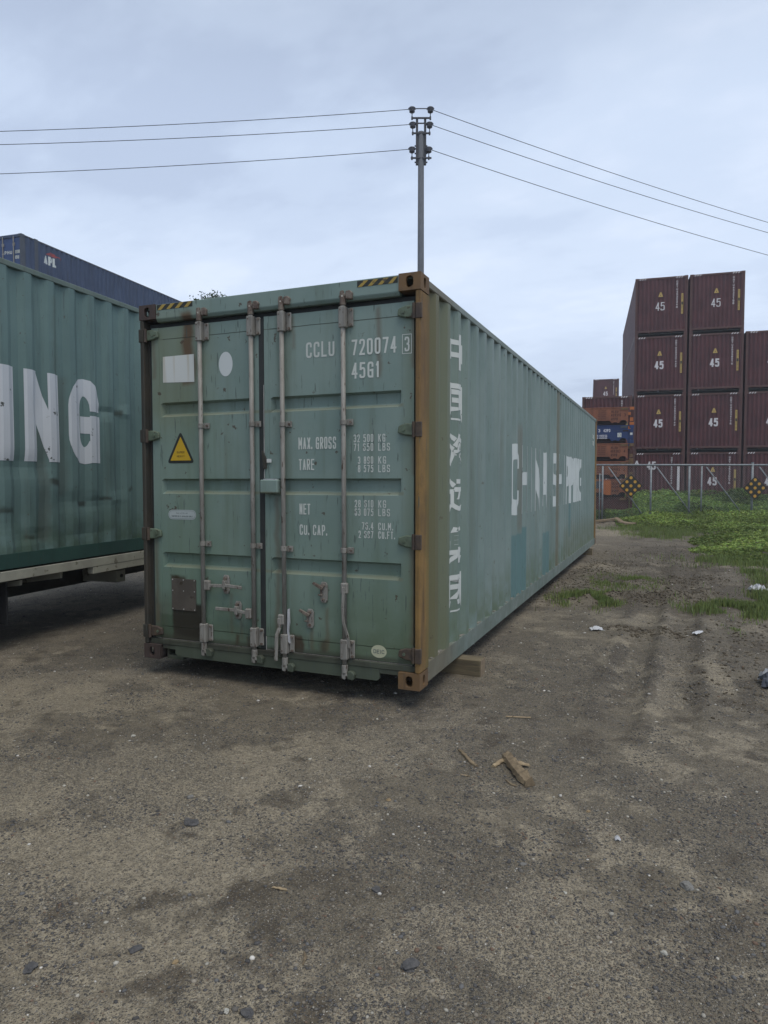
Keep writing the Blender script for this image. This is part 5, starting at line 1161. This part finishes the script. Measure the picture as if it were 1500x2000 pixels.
# ------------------------------------------------------------------ plants
def leafmat(name, c1, c2):
    s = NT(name); t = s.mix(s.attr('tint', 'Fac'), c1, c2); a = s.attr('tint'); c = s.mix(1.0, t, a, 'MULTIPLY')
    s.put(s.b.inputs['Base Color'], a); s.b.inputs['Roughness'].default_value = .7; s.b.inputs['Specular IOR Level'].default_value = .2
    tr = s.n('ShaderNodeBsdfTranslucent'); s.put(tr.inputs[0], a); mx_ = s.n('ShaderNodeMixShader'); mx_.inputs[0].default_value = .25
    s.t.links.new(s.b.outputs[0], mx_.inputs[1]); s.t.links.new(tr.outputs[0], mx_.inputs[2]); s.t.links.new(mx_.outputs[0], s.t.nodes['Material Output'].inputs[0]); return s.m
LEAF = leafmat('leaf_green', (.1, .2, .05), (.05, .1, .02))
def leaves(name, C, size, tint, up=.3, parent=None):
    n = len(C); d = rng.normal(size=(n, 3)); d[:, 2] = np.abs(d[:, 2]) * up; d /= np.linalg.norm(d, axis=1)[:, None]; t = rng.normal(size=(n, 3)); u = np.cross(d, t); u /= np.linalg.norm(u, axis=1)[:, None]
    s = size[:, None]; V = np.stack([C - d * s * .5, C + u * s * .30, C + d * s * .55, C - u * s * .30], 1).reshape(-1, 3); F = np.arange(n * 4).reshape(n, 4)
    return big(name, V, F, LEAF, parent, {'tint': ('POINT', np.repeat(tint, 4, 0))})
def blades(name, X, Y, h, tint, lean=.35, w_=.008):
    n = len(X); z = ground_h(X, Y); a = rng.random(n) * 6.283; dx, dy = np.cos(a), np.sin(a); b = rng.random(n) * 6.283; lx, ly = np.cos(b) * lean * h * rng.random(n), np.sin(b) * lean * h * rng.random(n); w_ = w_ * (.6 + .8 * rng.random(n))
    base = np.stack([X, Y, z], -1); wv = np.stack([dx * w_, dy * w_, 0 * w_], -1) / 2; mid = base + np.stack([lx * .4, ly * .4, h * .6], -1); tip = base + np.stack([lx, ly, h], -1)
    V = np.stack([base - wv, base + wv, mid + wv * .8, tip, mid - wv * .8], 1).reshape(-1, 3); F = np.arange(n * 5).reshape(n, 5)
    return big(name, V, F, LEAF, None, {'tint': ('POINT', np.repeat(tint, 5, 0))})
def tints(n, base, var=.35, hue=.25):
    b = np.array(base)[None] * (1 + var * (rng.random((n, 1)) * 2 - 1)); return b * (1 + hue * (rng.random((n, 3)) - .5) * np.array([[1, .3, 1]]))
def weeds():
    # beyond the fence
    n = 120000; x = rng.uniform(-1.4, 13, n); y = rng.uniform(22.6, 31.5, n); s = (x - f0.x) * fr.x + (y - f0.y) * fr.y; dd = (x - f0.x) * fn.x + (y - f0.y) * fn.y
    env = (.30 + .62 * sst(s, 1.2, 2.6)) * (.55 + .75 * fbm(x, y, .9, 3, 101)) * (.75 + .35 * sst(dd, 0, 4))
    env = np.where((s < 2.0), .22 + .45 * fbm(x, y, 1.3, 3, 102) * sst(fbm(x, y, .8, 2, 103), .4, .6), env)
    inr = (x - .2) * -math.sin(AZR) * -1; rack_ = (x < .35) & (y > 24.75) & (y < 27.6)
    k = (dd > .15) & (dd < 7.2) & ~rack_; x, y, env, dd = x[k], y[k], env[k], dd[k]; n = len(x); z = ground_h(x, y) + env * (1 - rng.random(n) ** 1.6 * .9)
    kind = fbm(x, y, .7, 3, 105)[:, None]; t = tints(n, (.135, .210, .055)) * (.45 + .95 * sst(kind, .40, .60)); t = t * np.where(rng.random((n, 1)) < .06, np.array([[1.8, 1.4, 1.0]]), 1)
    o = leaves('weeds', np.stack([x, y, z], -1), .055 + .055 * rng.random(n), t); tag(o, label='tall green weeds growing beyond the fence', kind='stuff')
    # this side of the fence, right
    n = 110000; x = rng.uniform(-.9, 10, n); y = rng.uniform(9.3, 26, n); s = (x - f0.x) * fr.x + (y - f0.y) * fr.y; dd = (x - f0.x) * fn.x + (y - f0.y) * fn.y
    edge = 3.0 - .9 * sst(y, 10, 13) + .9 * (fbm(x, y, .7, 3, 111) - .5) + .3 * sst(y, 16, 17) * sst(y, 19.3, 18.6) - 2.4 * sst(y, 18.5, 21.5)
    k = (x > edge) & (dd < .1) & (y > 10.2 - .1 * x + .6 * fbm(x, y, 1.5, 2, 112)); x, y, dd, edge = x[k], y[k], dd[k], edge[k]; n = len(x)
    env = (.05 + .24 * sst(x - edge, 0, 1.6) * sst(y, 10, 16) + .12 * sst(y, 20, 24)) * (.4 + 1.1 * fbm(x, y, 1.1, 3, 113)); z = ground_h(x, y) + env * (1 - rng.random(n) ** 1.4 * .9)
    t = tints(n, (.180, .245, .062)) * (.65 + .7 * sst(fbm(x, y, .9, 3, 115)[:, None], .38, .62))
    o = leaves('weeds', np.stack([x, y, z], -1), .045 + .05 * rng.random(n), t); tag(o, label='lower weeds and ground cover this side of the fence', kind='stuff')
weeds()
def grass():
    X, Y, H = [], [], []
    for (cx_, cy_, rx, ry, hh, n) in ((.55, 5.15, .32, .55, .07, 3200), (.80, 4.85, .16, .14, .07, 900), (1.08, 7.0, .28, .5, .05, 1500), (.62, 6.9, .2, .7, .035, 700), (2.55, 5.05, .55, .42, .09, 6500), (2.95, 6.0, .28, .5, .12, 2800), (3.2, 7.6, .35, 1.0, .10, 2200), (1.4, 17.2, .8, 1.0, .14, 3500), (1.1, 19.5, 1.2, .8, .14, 2600), (3.0, 10.6, 1.0, .9, .10, 3800), (2.9, 8.9, .25, .4, .1, 500), (2.3, 3.9, .15, .3, .03, 150)):
        m = n * 3; x = cx_ + rng.normal(size=m) * rx * .6; y = cy_ + rng.normal(size=m) * ry * .6; k = rng.random(m) < sst(fbm(x, y, 3.5, 3, 121), .42, .60); x, y = x[k][:n], y[k][:n]
        X.append(x); Y.append(y); H.append(hh * (.35 + .9 * rng.random(len(x))))
    X, Y, H = map(np.concatenate, (X, Y, H)); t = tints(len(X), (.185, .235, .080), .45)
    o = blades('grass', X, Y, H, t); tag(o, label='small tufts of green grass on the dirt', kind='stuff')
grass()
def tree(x, y, h, label, seed):
    r = empty('tree', (x, y, 0), 0, label=label, cat='tree'); g_ = np.random.default_rng(seed); tk = MB()
    tk.tube([(0, 0, -.1), (.1, .05, h * .25), (-.05, .1, h * .55), (.1, 0, h * .9)], [.28, .2, .13, .04], 9)
    C = []
    for i in range(26):
        a = g_.random() * 6.28; z0 = h * (.3 + .55 * g_.random()); l = h * .26 * (1.1 - (z0 / h - .3)); e = np.array([math.cos(a) * l, math.sin(a) * l, z0 + l * .55])
        tk.tube([(0, 0, z0), tuple(e * np.array([.5, .5, 1]) - np.array([0, 0, l * .22])), tuple(e)], [.06, .04, .015], 5)
        for j in range(7): C.append(e * (.6 + .45 * g_.random()) * np.array([1, 1, 0]) + np.array([0, 0, z0 + l * (.3 + .4 * g_.random())]) + g_.normal(size=3) * .35)
    tk.build('trunk', 'old_wood', r); C = np.array(C); n = 26000; P = C[g_.integers(0, len(C), n)] + g_.normal(size=(n, 3)) * np.array([.42, .42, .34])
    lim = h - 1.6 + .9 * fbm(P[:, 0] + 9, P[:, 1] + 7, .8, 3, 131); P = P[P[:, 2] < lim]; n = len(P)
    return leaves('crown', P, .10 + .12 * g_.random(n), tints(n, (.045, .075, .022)), 1, r)
tree(-27.3, 33.2, 14.45, 'dark leafy tree peeping over the container roof beside the blue container', 4)

# ------------------------------------------------------------------ thin humid air over the yard
hz_ = MB().box(-1600, 1600, -1600, 1600, -1.2, 19).build('haze', None); tag(hz_, kind='stuff', label='thin pale humid air over the yard')
hm = bpy.data.materials.new('haze'); hm.use_nodes = True; ht = hm.node_tree; ht.nodes.clear(); ho_ = ht.nodes.new('ShaderNodeOutputMaterial'); hv = ht.nodes.new('ShaderNodeVolumePrincipled')
hv.inputs['Color'].default_value = (.86, .92, 1, 1); hv.inputs['Density'].default_value = .0013; hv.inputs['Anisotropy'].default_value = .2; ht.links.new(hv.outputs[0], ho_.inputs['Volume']); hz_.data.materials.append(hm)
